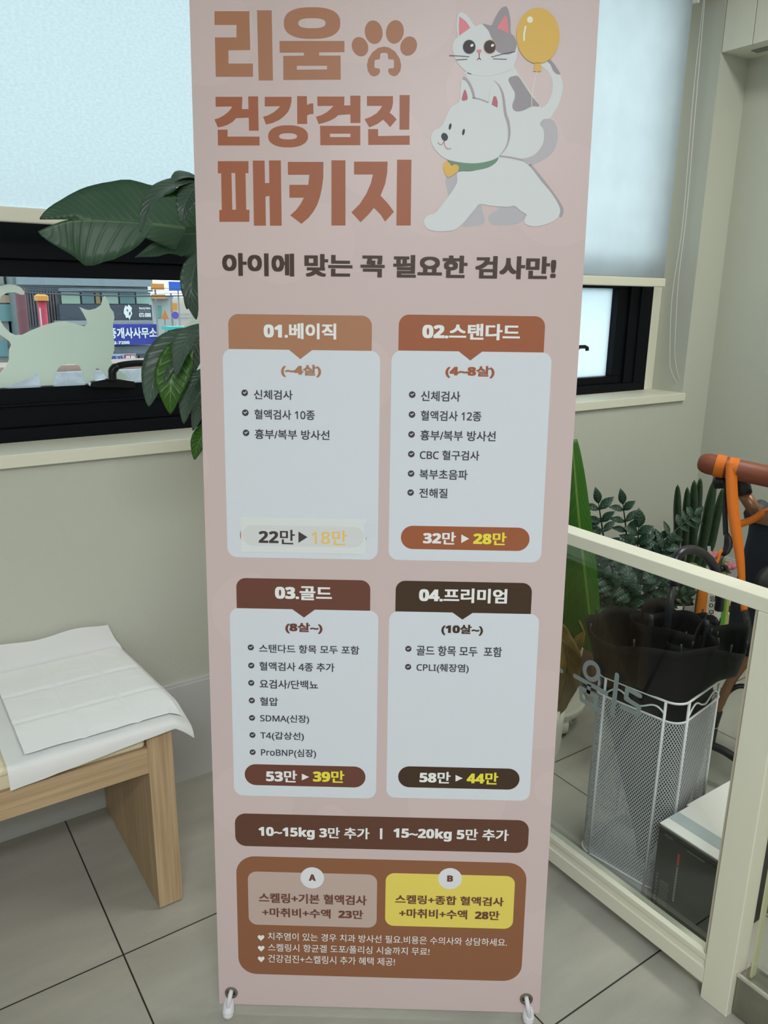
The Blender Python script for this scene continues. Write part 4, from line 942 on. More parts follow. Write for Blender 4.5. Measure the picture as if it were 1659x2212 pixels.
# left big leaf over the window
YL = 1.50
mid = [ony(x, y, Y) for x, y, Y in ((520, 508, 1.47), (430, 497, 1.49), (330, 485, 1.50), (230, 476, 1.515), (150, 474, 1.53), (86, 474, 1.545))]
stemto(mid[0], Vector((1.15, 1.54, 1.15)))
leaf('leaf', bop, LF_BIG, mid, [.085, .075, .062, .045, .030, .016, .004, 0, 0, 0, 0], [.09, .088, .085, .083, .083, .088, .077, .062, .047, .027, .003], (0, -1, .35), fold=-.16, wav=.03)
lo = [ony(x, y, Y) for x, y, Y in ((330, 485, 1.50), (270, 479, 1.507), (200, 475, 1.52), (155, 477, 1.53), (120, 487, 1.538), (84, 503, 1.54))]
leaf('leaf', bop, LF_BIG2, lo, [.004, .046, .068, .079, .078, .066, .042, .003], [.003]*6, (0, -1, .35), fold=-.16)
mid2 = [ony(x, y, Y) for x, y, Y in ((500, 520, 1.47), (430, 505, 1.48), (380, 510, 1.50), (340, 530, 1.51), (292, 556, 1.52))]
leaf('leaf', bop, LF_BIG, mid2, [.06, .055, .045, .022, .001], [.01, .012, .014, .008, .001], (0, -1, .5), fold=.2)
# right leaf hanging by the partition
YR = 1.30
mid = [ony(x, y, Y) for x, y, Y in ((1236, 950, 1.36), (1243, 1020, 1.345), (1252, 1120, 1.33), (1263, 1220, 1.32), (1274, 1320, 1.31), (1281, 1380, 1.305), (1283, 1411, 1.30))]
stemto(mid[0], Vector((1.50, 1.48, .78)))
leaf('leaf', bop, LF_GREEN, mid, [.013, .019, .024, .028, .031, .033, .033, .032, .030, .025, .018, .010, .003], [.02, .04, .066, .088, .1, .11, .11, .105, .095, .078, .055, .028, .004], (-.6, -.78, .1), fold=-.3)
# dry leaf
dm = [atd(x, y, d) for x, y, d in ((1180, 1330, 2.10), (1205, 1370, 2.08), (1224, 1420, 2.08), (1222, 1470, 2.10), (1206, 1520, 2.12), (1190, 1550, 2.13))]
leaf('dry_leaf', bop, LF_DRY, dm, [.010, .028, .034, .030, .022, .002], [.010, .030, .030, .028, .018, .002], (-.5, -.8, .3), fold=.5, wav=.22)
dm = [atd(x, y, d) for x, y, d in ((1262, 1366, 2.13), (1250, 1385, 2.13), (1240, 1415, 2.135), (1236, 1440, 2.14))]
leaf('dry_leaf', bop, LF_DRY, dm, [.004, .014, .012, .002], [.004, .014, .012, .002], (-.7, -.6, .3), fold=.6)
stemto(dm[0], Vector((1.60, 1.50, .60)), (.006, .003), m=mat('dry_stem', (120, 100, 50)))
# white planter between the banner and the glass
pc = onz(1124, 1652, 0); pc = Vector((pc.x, pc.y, 0))
plt_ = thing('white_planter', 'smooth white rounded planter on the floor, just showing behind the banner edge', 'planter', pc)
MB().lathe([(.0, .001), (.060, .001), (.085, .012), (.100, .04), (.108, .09), (.112, .17), (.113, .215), (.107, .215), (.104, .17)], pc, 40, cap=False).build('pot', M_POT, plt_, smooth=True)
MB().lathe([(.001, .185), (.105, .185)], pc, 24, cap=False).build('soil', M_SOIL, plt_)

# money tree with hanging leaves, behind the banner
mc = Vector((.98, 1.50, 0))
mon = thing('money_tree', 'leafy plant with drooping glossy leaves showing at the left edge of the banner', 'plant', mc)
MB().lathe([(.0, 0), (.08, 0), (.11, .24), (.116, .26), (.108, .26), (.104, .235)], mc, 32, cap=False).build('pot', mat('pot_dark', (90, 88, 84), rough=.5), mon, smooth=True)
MB().lathe([(.001, .235), (.105, .235)], mc, 24, cap=False).build('soil', M_SOIL, mon)
c = catmull([mc+Vector((0, 0, .22)), Vector((.92, 1.45, .7)), Vector((.80, 1.40, 1.05)), Vector((.72, 1.38, 1.38))], 8, False)
MB().tube(c, [.020-.011*i/(len(c)-1) for i in range(len(c))], 12).build('trunk', mat('trunk_brown', (110, 92, 70), rough=.8, bump=.5, bscale=60), mon, smooth=True)
def pl(pts, w, m, nrm=(-.45, -.85, .25), fold=.28, Y=1.35, root=None):
    q = [ony(x, y, Y+dy) for x, y, dy in pts]
    leaf('leaf', mon, m, q, [.002]+[w*k for k in (.55, .95, 1, .82, .45)]+[.001], [.002]+[w*k for k in (.55, .95, 1, .82, .45)]+[.001], nrm, fold, curl=0)
    return q[0]
def twig(a, b): MB().tube(catmull([Vector(a), (Vector(a)+Vector(b))/2+Vector((0, 0, .03)), Vector(b)], 5, False), .0028, 7).build('twig', M_STEM, mon, smooth=True)
h1_ = ony(428, 392, 1.36); twig((.74, 1.385, 1.32), h1_)
pl([(428,390,0.01),(395,394,0),(350,412,-.02),(318,450,-.03),(303,502,-.03)], .017, LF_PAC, (-.5,-.6,.7))
pl([(430,396,0),(412,415,-.01),(398,445,-.02),(391,481,-.02)], .017, LF_PAC)
pl([(445,398,.02),(415,385,.02),(390,382,.01),(368,395,.0)], .016, LF_PAC, (0,-.5,1))
pl([(440,400,.0),(408,402,.0),(380,420,-.0),(352,425,-.0)], .008, LF_FRE, (0,-.6,.8))
h2_ = ony(445, 560, 1.38); twig((.76, 1.39, 1.22), h2_)
pl([(440,540,.02),(420,580,.01),(413,630,0),(424,690,0)], .020, LF_FRE if False else LF_PAC)
pl([(450,560,.03),(425,610,.03),(410,640,.02),(404,668,.02)], .014, LF_PAC)
h3_ = ony(445, 712, 1.37); twig((.78, 1.395, 1.12), h3_)
pl([(432,716,.02),(385,735,.01),(350,780,0),(330,830,0),(321,878,.0)], .030, LF_PAC, (-.55,-.75,.35), .2)
pl([(420,722,.01),(390,760,-.01),(372,810,-.015),(368,850,-.02),(368,894,-.02)], .030, LF_FRE, (-.35,-.9,.1), .2)
pl([(436,700,-.02),(410,725,-.035),(392,760,-.04),(381,812,-.04)], .021, LF_PAC, (-.65,-.55,.5), .3)
pl([(440,722,.0),(418,752,-.01),(402,800,-.01),(392,872,-.0)], .020, LF_PAC, (.3,-.9,.1), .35)
h4_ = ony(450, 800, 1.37); twig((.80, 1.40, 1.03), h4_)
pl([(445,795,-.01),(425,825,-.02),(406,865,-.02),(397,915,-.02)], .021, LF_PAC, (-.6,-.6,.45), .3)
pl([(450,830,.0),(435,860,.0),(424,895,0),(417,930,0)], .016, LF_PAC, (.2,-.9,.2), .3)
pl([(455,900,.02),(440,935,.02),(427,960,.02),(420,993,.02)], .017, LF_FRE, (-.3,-.9,.1), .2)
twig((.82, 1.405, .98), ony(455, 900, 1.37))

# zz plant
ZC = Vector((2.05, 1.60, 0))
zz = thing('zz_plant', 'dark green plant with feathery stems of small glossy leaves behind the umbrellas', 'plant', ZC)
MB().lathe([(.0, .0), (.085, .0), (.118, .20), (.124, .205), (.124, .225), (.112, .225), (.110, .20)], ZC, 36, cap=False).build('pot', mat('pot_pink', (176, 140, 128), rough=.6), zz, smooth=True)
MB().lathe([(.001, .205), (.112, .205)], ZC, 24, cap=False).build('soil', M_SOIL, zz)
rnd = random.Random(11)
def frond(tip, bend, npair=6, L_=.066, w=.0128, start=.42, side=None):
    base = ZC+Vector((rnd.uniform(-.05, .05), rnd.uniform(-.05, .05), .20)); tip = Vector(tip)
    c = catmull([base, (base+tip)/2+Vector(bend), tip], 12, False); n = len(c)
    so = MB().tube(c, [.0052-.0037*i/(n-1) for i in range(n)], 8).build('stem', M_STEMD, zz, smooth=True)
    mb = MB()
    view = Vector((-.6, -.7, .25)).normalized()
    def one(p, d, up, ln, w):
        d = d.normalized(); sd = d.cross(up).normalized(); nn = sd.cross(d)
        prof = (.05, .55, .9, 1, .85, .5, .04); o = len(mb.v)
        for i, k in enumerate(prof):
            t = i/6; ctr = p+d*ln*t-nn*(ln*.18*t*t)
            for s in (-1, 0, 1):
                mb.v.append(ctr+sd*w*k*s+nn*abs(s)*w*k*.35); mb.uv[len(mb.v)-1] = (t, s)
        for i in range(6):
            for j in range(2):
                mb.f.append([o+i*3+j, o+i*3+j+1, o+i*3+3+j+1, o+i*3+3+j]); mb.mi.append(0)
    for k in range(npair):
        t = start+(1-start)*k/(npair-.3); i = int(t*(n-1)); p = c[i]; tg = (c[min(i+1, n-1)]-c[max(i-1, 0)]).normalized()
        sd = tg.cross(view).normalized()
        for s in (-1, 1):
            d = sd*s*1.0+tg*.75+view*rnd.uniform(-.25, .35)
            one(p, d, view+tg*.3+Vector((0, 0, .5)), L_*rnd.uniform(.85, 1.1)*(1-.25*t*t), w*rnd.uniform(.9, 1.15))
    one(c[-1], tg, view, L_*.85, w)
    mb.build('leaves', LF_ZZ, so, smooth=True, solid=.0006)
T = lambda x, y, Y: ony(x, y, Y)
frond(T(1293, 1088, 1.52), (-.02, -.02, .05)); frond(T(1346, 1090, 1.50), (.0, -.03, .05), 6); frond(T(1380, 1140, 1.46), (.0, -.04, .06), 5, .075, .018)
frond(T(1498, 1113, 1.50), (-.02, -.03, .09), 7, .062, .0115, .38); frond(T(1440, 1178, 1.42), (.0, -.03, .08), 5, .06, .014); frond(T(1420, 1165, 1.55), (.02, -.0, .08), 5, .06)
frond(T(1268, 1125, 1.55), (-.03, 0, .05), 5); frond(T(1285, 1190, 1.48), (-.03, -.03, .05), 5); frond(T(1330, 1190, 1.44), (-.02, -.04, .07), 6, .06, .016)
frond(T(1360, 1215, 1.42), (0, -.05, .06), 5, .065, .018, .35); frond(T(1300, 1245, 1.42), (-.03, -.05, .06), 5, .06, .016, .3); frond(T(1405, 1230, 1.40), (.03, -.05, .06), 5, .065, .017, .3)
frond(T(1280, 1290, 1.45), (-.03, -.03, .03), 4, .055, .015, .3); frond(T(1340, 1265, 1.38), (0, -.05, .05), 5, .06, .018, .3); frond(T(1445, 1262, 1.42), (.04, -.03, .05), 4, .06, .016, .35); frond(T(1480, 1285, 1.46), (.05, -.02, .03), 4, .05, .011, .4)

# snake plant in a red and white pot
q = ony(1446, 1318, 1.60); NC = Vector((q.x, q.y, 0))
sn = thing('snake_plant', 'spear leaved green plant in a red and white pot against the wall', 'plant', NC)
MB().lathe([(.0, 0), (.08, 0), (.104, .18)], NC, 32, cap=False).build('pot', M_POT, sn, smooth=True)
MB().lathe([(.1045, .18), (.110, .235)], NC, 32, cap=False).build('pot_band', mat('pot_red', (186, 32, 40), rough=.4), sn, smooth=True)
MB().lathe([(.110, .235), (.115, .262), (.108, .262), (.102, .235)], NC, 32, cap=False).build('pot_rim', M_POT, sn, smooth=True)
MB().lathe([(.001, .235), (.105, .235)], NC, 24, cap=False).build('soil', M_SOIL, sn)
M_SN = mat('spear_leaf', (38, 64, 40), rough=.4, vary=.25, vscale=26, stretch=(1, 1, 3))
for (x0, y0), (x1, y1), r in (((1464,1047),(1462,1180),.0095), ((1485,1052),(1477,1186),.009), ((1500,1037),(1493,1192),.0115), ((1513,1033),(1503,1140),.009), ((1544,1036),(1512,1195),.0125), ((1563,1053),(1529,1195),.011)):
    a, b_ = ony(x0, y0, 1.52), ony(x1, y1, 1.56); base = NC+Vector(((b_.x-NC.x)*.45, -.02, .23))
    MB().tube(catmull([base, b_, b_*.4+a*.6, a], 6, False), [r*1.15]*7+[r*1.4]*5+[r*1.4, r*1.35, r*1.25, r*1.1, r*.9, r*.6, r*.1], 12).build('leaf', M_SN, sn, smooth=True)

# potted pink flowers
q = ony(1556, 1240, 1.47); FC = Vector((q.x, q.y, 0))
fl = thing('flowering_plant', 'small plant with pink flowers and a white tag, just above the partition rail', 'plant', FC)
MB().lathe([(.0, 0), (.055, 0), (.075, .24), (.079, .25), (.07, .25), (.068, .235)], FC, 28, cap=False).build('pot', M_POT, fl, smooth=True)
MB().lathe([(.001, .235), (.069, .235)], FC, 20, cap=False).build('soil', M_SOIL, fl)
for x, y, s in ((1540, 1205, 1.25), (1573, 1228, 1.35), (1563, 1222, .8)):
    p = ony(x, y, 1.45); fo = MB()
    for k in range(7):
        a = k*.9; d = Vector((math.cos(a), math.sin(a)*.6-.3, .55)).normalized()
        fo.lathe([(.001, 0), (.006*s, .005*s), (.008*s, .012*s), (.004*s, .019*s), (.0005, .021*s)], p+d*.003, 10, axis=d)
    so = MB().tube(catmull([FC+Vector((0, 0, .23)), (FC+Vector((0, 0, .23))+p)/2+Vector((.01, 0, .02)), p], 5, False), .0025, 6).build('stem', M_STEM, fl)
    fo.build('flower', mat('petal_pink', (222, 140, 152), rough=.6, transl=.2), so, smooth=True)
for x, y, x2, y2 in ((1552, 1222, 1568, 1206), (1556, 1226, 1575, 1215), (1545, 1232, 1520, 1200), (1560, 1240, 1580, 1238), (1530, 1240, 1500, 1224), (1520, 1240, 1490, 1215)):
    a, b_ = ony(x, y, 1.45), ony(x2, y2, 1.44); leaf('leaf', fl, mat('flower_leaf', (112, 124, 62), rough=.5), [a, (a+b_)/2+Vector((0, 0, .006)), b_], [.002, .009, .001], [.002, .009, .001], (-.4, -.6, .7))
a, b_ = ony(1531, 1180, 1.43), ony(1534, 1260, 1.44)
tg = MB(); tg.add([a+AR*-.005, a+AR*.006, b_+AR*.006, b_+AR*-.006], [(0, 1, 2, 3)]); tg.build('plant_tag', mat('tag_white', (226, 228, 222)), fl, solid=.001)

# cat litter bag leaning behind the umbrellas
p = ony(1534, 1330, 1.42)
bagc = Vector((p.x, p.y, 0)); bag = thing('litter_bag', 'upright orange, white and green printed bag behind the right side of the umbrellas', 'bag', bagc)
ba = math.radians(-38); bw_, bt_, bh_ = .056, .03, .375
def bagpt(s, t, z): x, y = s, -t; return bagc+Vector((x*math.cos(ba)-y*math.sin(ba), x*math.sin(ba)+y*math.cos(ba), z))
bm_ = MB()
def bagsurf(u, v):
    a = 2*math.pi*u; z = bh_*v; k = (math.sin(math.pi*min(1, v*.96+.02)))**.35
    sx_ = math.copysign(abs(math.cos(a))**.6, math.cos(a)); sy_ = math.copysign(abs(math.sin(a))**.6, math.sin(a))
    return bagpt(sx_*bw_*(1-.06*(1-k)), sy_*bt_*max(.08, k)*-1, z)
bm_.grid(bagsurf, 48, 24, closed_u=True); nu = 48
COLS = []
for f in range(len(bm_.f)):
    u = (f % nu + .5)/nu; a = math.cos(2*math.pi*u); s_ = math.copysign(abs(a)**.6, a); front = .5 < u < 1.0
    bm_.mi[f] = 0 if not front else (3 if s_ < -.97 else 1 if s_ < -.5 else 0 if s_ < .42 else 2 if s_ < .72 else 4)
bm_.build('bag_body', [mat('bag_white', (226, 228, 216), rough=.4), mat('bag_orange', (226, 128, 40), rough=.4), mat('bag_green', (96, 158, 62), rough=.4), mat('bag_brown', (74, 52, 44), rough=.4), mat('bag_lime', (186, 184, 70), rough=.4)], bag, smooth=True)
tx = MB()
for k, ch in enumerate('고양이모래'):
    z1 = .362-.026*k
    put_text(tx, ch, -.020, .001, z1-.020, z1, 0, .02, .02, place=lambda x, y, z: bagpt(x, bt_+.0012+z, y))
tx.build('printed_text', mat('bag_ink', (50, 44, 36)), bag)

# ------------------------------------------------------------------ stroller
st = thing('pet_stroller', 'pet stroller with a brown leather handle bar, bronze frame and dark seat', 'stroller', (1.95, .95, 0))
M_LEA = mat('brown_leather', (126, 66, 44), rough=.5, bump=.2, bscale=240); M_BRZ = mat('bronze_tube', (140, 100, 74), rough=.35, metal=.35); M_BLK = mat('black_plastic', (22, 24, 26), rough=.45); M_NAVY = mat('navy_fabric', (28, 36, 48), rough=.85); M_TANL = mat('tan_leather', (136, 100, 80), rough=.5)
hA, hB = atd(1531, 1002, 1.985), atd(1740, 1046, 1.885); hd = (hB-hA).normalized()
MB().tube([hA-hd*.026, hA-hd*.022, hA-hd*.012, hA, hA+hd*.02, hB], [.010, .0185, .0245, .0268, .0268, .0268], 22).build('handle_bar', M_LEA, st, smooth=True)
MB().tube([atd(1561, 1030, 2.0), atd(1561, 1042, 2.0), atd(1562, 1055, 2.0)], [.023, .026, .019], 16).build('handle_joint', M_BLK, st, smooth=True)
MB().tube([atd(1592, 1024, 2.0), atd(1600, 1045, 2.0), atd(1606, 1068, 2.0)], [.026, .023, .022], 16).build('handle_joint', M_BLK, st, smooth=True)
MB().tube([atd(1603, 1062, 2.0), atd(1644, 1122, 2.0)], .0165, 16).build('frame_tube', M_BRZ, st, smooth=True)
MB().tube([atd(1622, 1115, 2.0), atd(1636, 1104, 2.01), atd(1648, 1094, 2.02)], [.021, .022, .021], 18).build('hinge', mat('hinge_grey', (62, 64, 68)), st, smooth=True)
rcn = atd(1712, 1118, 2.02); MB().lathe([(.108, -.019), (.1135, -.017), (.1145, .017), (.110, .020), (.100, .018)], rcn, 48, cap=False, axis=(.12, .05, 1)).build('bumper_band', M_TANL, st, smooth=True)
MB().lathe([(.001, .0), (.099, .004), (.099, -.02), (.098, -.06), (.106, -.16), (.114, -.26), (.11, -.34), (.001, -.36)], rcn, 40, cap=False, axis=(.06, .02, 1)).build('seat_basket', M_NAVY, st, smooth=True)
MB().lathe([(.001, -.012), (.045, -.010), (.052, 0), (.045, .010), (.001, .012)], atd(1672, 1262, 1.93), 30, axis=(-.5, -.8, .1)).build('side_disc', M_BLK, st, smooth=True)
tube = catmull([atd(x, y, d) for x, y, d in ((1700, 1360, 2.08), (1650, 1392, 2.09), (1614, 1426, 2.10), (1585, 1462, 2.12), (1563, 1502, 2.13), (1546, 1538, 2.14))], 6, False)
MB().tube(tube, .0128, 14).build('frame_tube', M_BRZ, st, smooth=True)
MB().tube([atd(1548, 1533, 2.14), atd(1538, 1566, 2.15)], .0165, 14).build('leg_joint', M_BLK, st, smooth=True)
MB().tube([atd(1538.5, 1564, 2.15), atd(1536.5, 1572, 2.15)], .0150, 14).build('joint_ring', mat('ring_grey', (186, 188, 184)), st, smooth=True)
MB().tube([atd(1537, 1571, 2.15), atd(1533, 1598, 2.15), atd(1529, 1614, 2.155)], [.0165, .0155, .013], 14).build('leg_joint', M_BLK, st, smooth=True)
wz = Vector((1.86, .845, .062))
MB().tube(catmull([atd(1527, 1606, 2.155), atd(1560, 1620, 2.13), atd(1598, 1643, 2.10), wz+Vector((.0, .03, .03)), wz], 5, False), .0115, 12).build('leg', M_BLK, st, smooth=True)
MB().tube(catmull([atd(1560, 1522, 2.14), atd(1570, 1500, 2.13), atd(1584, 1487, 2.12), atd(1604, 1482, 2.11), atd(1640, 1492, 2.10)], 5, False), .0068, 10).build('cable_hose', M_BLK, st, smooth=True)
MB().tube([atd(1618, 1372, 2.08), atd(1621, 1415, 2.09)], .014, 12).build('frame_clip', M_BLK, st, smooth=True)
for c_ in (wz, Vector((2.20, .70, .062)), Vector((2.30, .95, .062))):
    MB().lathe([(.012, -.013), (.050, -.014), (.0615, -.009), (.0615, .009), (.050, .014), (.012, .013)], c_, 30, axis=(.55, .83, 0)).build('wheel', M_BLK, st, smooth=False, bevel=.002)
bot = rcn+Vector((0, 0, -.35))
for c_ in (wz, Vector((2.20, .70, .062)), Vector((2.30, .95, .062))): MB().tube([bot+Vector((0, 0, .01)), c_], .010, 10).build('frame_tube', M_BRZ, st, smooth=True)
MB().tube([atd(1700, 1360, 2.08), bot], .0128, 12).build('frame_tube', M_BRZ, st, smooth=True)

# orange leash looped round the handle
ls = thing('leash', 'orange and black dog leash looped around the stroller handle and hanging down', 'leash', atd(1575, 1000, 1.97))
M_ORG = mat('orange_web', (214, 112, 16), rough=.6, bump=.3, bscale=400); M_OBK = mat('black_web', (34, 38, 36), rough=.7)
def ribbon(name, pts, m, th=.0016):
    q = catmull([atd(x, y, d) for x, y, d, w in pts], 5, False); n = len(q); W_ = [p[3] for p in pts]; D_ = [p[2] for p in pts]
    mb = MB(); vs = []
    for i, p in enumerate(q):
        f = i/(n-1)*(len(W_)-1); k = min(int(f), len(W_)-2); w = (W_[k]*(1-(f-k))+W_[k+1]*(f-k))/FPX*D_[k]/2
        t = (q[min(i+1, n-1)]-q[max(i-1, 0)]).normalized(); sd = t.cross(AF).normalized()
        vs += [p+sd*w, p-sd*w]
    mb.add(vs, [(2*i, 2*i+1, 2*i+3, 2*i+2) for i in range(n-1)]); return mb.build(name, m, ls, smooth=True, solid=th)
for x, y in ((1556, 1006), (1583, 1012)):
    d_ = 1.985-(x-1531)*.00048; c_ = atd(x, y+1, d_)
    MB().lathe([(.0272, -.0115), (.0290, -.0115), (.0290, .0115), (.0272, .0115)], c_, 30, cap=False, axis=hd).build('strap_loop', M_ORG, ls)
D = 1.935
ribbon('strap', [(1580,998,D,25),(1580,1025,D,25),(1581,1060,D,25),(1585,1110,D,25),(1592,1160,D,23),(1599,1210,D,19),(1604,1270,D,13),(1608,1320,D,15)], M_ORG)
ribbon('strap', [(1608,1318,D,15),(1614,1345,D,17),(1617,1375,D,17),(1608,1392,D,17),(1592,1405,D,16),(1572,1416,D,13),(1552,1420,D,8)], M_OBK)
ribbon('strap', [(1570,1415,D+.01,10),(1555,1414,D+.01,11),(1540,1410,D+.01,10)], M_ORG)
ribbon('strap', [(1590,1135,D+.03,16),(1605,1130,D+.03,16),(1628,1121,D+.03,15),(1648,1108,D+.03,15),(1680,1098,D+.03,14)], M_ORG)
ribbon('strap', [(1568,1040,D+.02,7),(1567,1075,D+.02,9),(1566,1110,D+.02,11),(1568,1156,D+.02,11)], M_OBK)
MB().tube([atd(x, y, D+.01) for x, y in ((1570,1152), (1573,1166), (1573,1180), (1568,1192), (1560,1200))], [.006, .011, .012, .010, .006], 10, flat=.6).build('buckle', M_BLK, ls, smooth=True)
ribbon('strap', [(1560,1188,D,6),(1554,1196,D,8),(1552,1208,D,6),(1546,1222,D,5)], M_ORG)
MB().tube([atd(x, y, D+.005) for x, y in ((1560,1200), (1555,1212), (1552,1224), (1556,1236))], [.004, .005, .007, .008], 10).tube([atd(x, y, D+.005) for x, y in ((1552,1222), (1562,1220), (1568,1226), (1566,1234))], .0045, 8).build('snap_clip', M_BLK, ls, smooth=True)
# ------------------------------------------------------------------ the street outside the left window
def om(name, c, k=.36, rough=.7, spec=.3):
    return mat('street_'+name, tuple(v*k for v in lin(c)), rough=rough, linear=True, spec=spec)
def prect(mb, x0, y0, x1, y1, Y, dep=.1, mi=0):          # zoomed-photo rectangle -> box standing at distance Y
    a, b_ = ony(*z4((x0, y0)), Y), ony(*z4((x1, y1)), Y)
    mb.box(min(a.x, b_.x), max(a.x, b_.x), Y, Y+dep, min(a.z, b_.z), max(a.z, b_.z), mi); return mb
GZ = -3.4
struct(MB().box(-14, 34, 2.6, 60, GZ-.2, GZ).build('ground', om('asphalt', (150, 150, 152))))
YB = 20.0
bld = thing('shop_building', 'two storey grey shop building across the street with dark slats and glazed upper floor', 'building', (5.0, YB+3, GZ))
MB().box(ony(*z4((140, 300)), YB).x, ony(*z4((1245, 300)), YB).x, YB+.3, YB+6, GZ, 2.0).build('wall', om('wall_grey', (134, 150, 150)), bld)
mb = MB(); prect(mb, 140, 60, 1245, 150, YB+.05, .25); prect(mb, 480, 160, 1245, 192, YB, .3); mb.build('eaves', om('eaves', (152, 166, 172)), bld)
for i, (a, b_, c) in enumerate(((495,655,(176,206,182)), (662,770,(96,140,142)), (776,818,(170,140,80)), (828,965,(172,200,184)), (973,1100,(104,150,150)), (1108,1232,(168,208,190)))):
    mb = MB(); prect(mb, a, 192, b_, 288, YB+.2, .1); mb.build('window', om('pane%d' % i, c, rough=.2), bld)
for k in range(12):
    mb = MB(); prect(mb, 205+k*23, 185, 219+k*23, 470, YB+.1, .2); mb.build('slat', om('slat_dark', (74, 84, 92) if k % 3 else (96, 92, 96)), bld)
mb = MB(); prect(mb, 485, 430, 1250, 458, YB-.5, .8); mb.build('ledge', om('ledge', (176, 178, 176)), bld)
mb = MB(); prect(mb, 930, 636, 1285, 690, YB-.6, .9); prect(mb, 930, 690, 1285, 705, YB-.3, .6); mb.build('awning', om('awning_grey', (146, 158, 170)), bld)
for a, b_, c in ((1035,1130,(150,170,180)), (1135,1240,(96,110,118))):
    mb = MB(); prect(mb, a, 700, b_, 830, YB+.15, .15); mb.build('shop_window', om('shopwin%d' % a, c, rough=.2), bld)
def otext(parent, s, x0, y0, x1, y1, Y, m, bold=.03):
    a, b_ = ony(*z4((x0, y1)), Y), ony(*z4((x1, y0)), Y); mb = MB()
    put_text(mb, s, a.x, b_.x, a.z, b_.z, 0, bold, bold, place=lambda x, y, z: Vector((x, Y-.02-z*50, y)), zs=2e-6)
    return mb.build('sign_text', m, parent)
OW = om('letter_white', (250, 252, 252), .42)
def sign(label, x0, y0, x1, y1, Y, m, name='shop_sign', dep=.25):
    a, b_ = ony(*z4((x0, y1)), Y), ony(*z4((x1, y0)), Y)
    t = thing(name, label, 'sign', ((a.x+b_.x)/2, Y, a.z))
    mb = MB(); prect(mb, x0, y0, x1, y1, Y, dep); mb.build('sign_panel', m, t); return t
t = sign('long black shop sign with a white lion emblem across the street', 482, 292, 1243, 428, YB-.1, om('sign_black', (72, 82, 94)), dep=.25)
em = MB()
blob = [(1010,330),(1022,300),(1040,312),(1046,292),(1062,306),(1076,322),(1070,345),(1078,368),(1066,392),(1056,420),(1044,398),(1028,404),(1020,380),(1008,365)]
em.poly([[(ony(*z4(p), YB-.12).x, ony(*z4(p), YB-.12).z) for p in blob]], 0, 0, 0, lambda x, y, z: Vector((x, YB-.115, y)))
em.poly([[(ony(*z4(p), YB-.12).x, ony(*z4(p), YB-.12).z) for p in [(1030,335),(1040,330),(1044,345),(1036,352)]]], 0, 0, 1, lambda x, y, z: Vector((x, YB-.12, y)))
em.poly([[(ony(*z4(p), YB-.12).x, ony(*z4(p), YB-.12).z) for p in [(1050,360),(1062,350),(1064,372),(1052,385)]]], 0, 0, 1, lambda x, y, z: Vector((x, YB-.12, y)))
em.build('lion_emblem', [OW, om('sign_black', (72, 82, 94))], t)
otext(t, 'Beauty Salon', 1132, 313, 1222, 338, YB-.1, OW, .02); otext(t, '672-5886', 1132, 360, 1226, 396, YB-.1, OW, .03)
mb = MB(); prect(mb, 1130, 346, 1222, 348, YB-.13, .02); mb.build('divider_line', OW, t)
t = sign('blue estate agent sign with white letters beside the frosted cat', 800, 458, 1290, 616, YB-.9, om('sign_blue', (50, 64, 178)), dep=.5)
otext(t, '중개사사무소', 885, 478, 1272, 572, YB-.9, OW, .03); otext(t, '02-7200', 900, 590, 1052, 618, YB-.9, OW, .03)
t = sign('small lower sign with blue and red letters under the blue sign', 895, 698, 1110, 760, YB-.8, om('sign_pale', (206, 214, 226)), dep=.2)
otext(t, '투자', 903, 708, 1000, 756, YB-.8, om('letter_blue', (66, 80, 170)), .04)
mb = MB(); prect(mb, 1016, 702, 1104, 750, YB-.83, .03); mb.build('red_panel', om('panel_red', (206, 62, 84)), t); otext(t, '전문', 1022, 706, 1098, 746, YB-.84, OW, .04)
def pole(name, label, x, y0, w, Y, m, cat='pole', ztop=None):
    a = ony(*z4((x, y0)), Y); r = w/3.77/FPX*Y
    t = thing(name, label, cat, (a.x, Y, GZ)); MB().tube([(a.x, Y, GZ), (a.x, Y, a.z)], r, 10).build('post', m, t, smooth=True); return t, a
t, a = pole('brick_pillar', 'dark red pillar at the left of the shop building', 158, 150, 38, 18.5, om('pillar_red', (116, 66, 74)), 'pillar')
t, a = pole('banner_pole', 'red and white pole banner with an orange cap across the street', 340, 262, 31, 17.0, om('banner_red', (214, 64, 92)), 'banner')
mb = MB(); mb.lathe([(.135, 0), (.135, .09), (.06, .13)], (a.x, 17.0, a.z), 14); mb.build('cap', om('cap_orange', (238, 170, 70)), t)
mb = MB(); prect(mb, 322, 320, 346, 480, 16.83, .03); mb.build('white_figure', om('figure_white', (240, 226, 230)), t)
for x, y0, w, lb in ((1262, 150, 8, 'grey utility pole holding the orange road signs'), (1392, 200, 9, 'pole with small orange and violet signs')):
    t, a = pole('utility_pole', lb, x, y0, w, 19.0, om('pole_grey', (150, 152, 158)))
    if x == 1262:
        for (x0, y0_, x1, y1) in ((1232,120,1340,175), (1237,208,1350,247)):
            mb = MB(); prect(mb, x0, y0_, x1, y1, 18.8, .06); mb.build('orange_sign', om('sign_orange', (240, 166, 70)), t)
    else:
        mb = MB(); prect(mb, 1400, 282, 1446, 342, 18.8, .06); mb.build('orange_sign', om('sign_orange', (240, 166, 70)), t)
        mb = MB(); prect(mb, 1406, 356, 1444, 412, 18.8, .05); mb.build('sign_plate', om('sign_pale', (206, 214, 226)), t)
        q = ony(*z4((1426, 380)), 18.78); mb = MB(); mb.lathe([(.085, 0), (.085, .02)], q, 18, axis=(0, -1, 0)); mb.build('violet_disc', om('sign_violet', (110, 92, 196)), t)
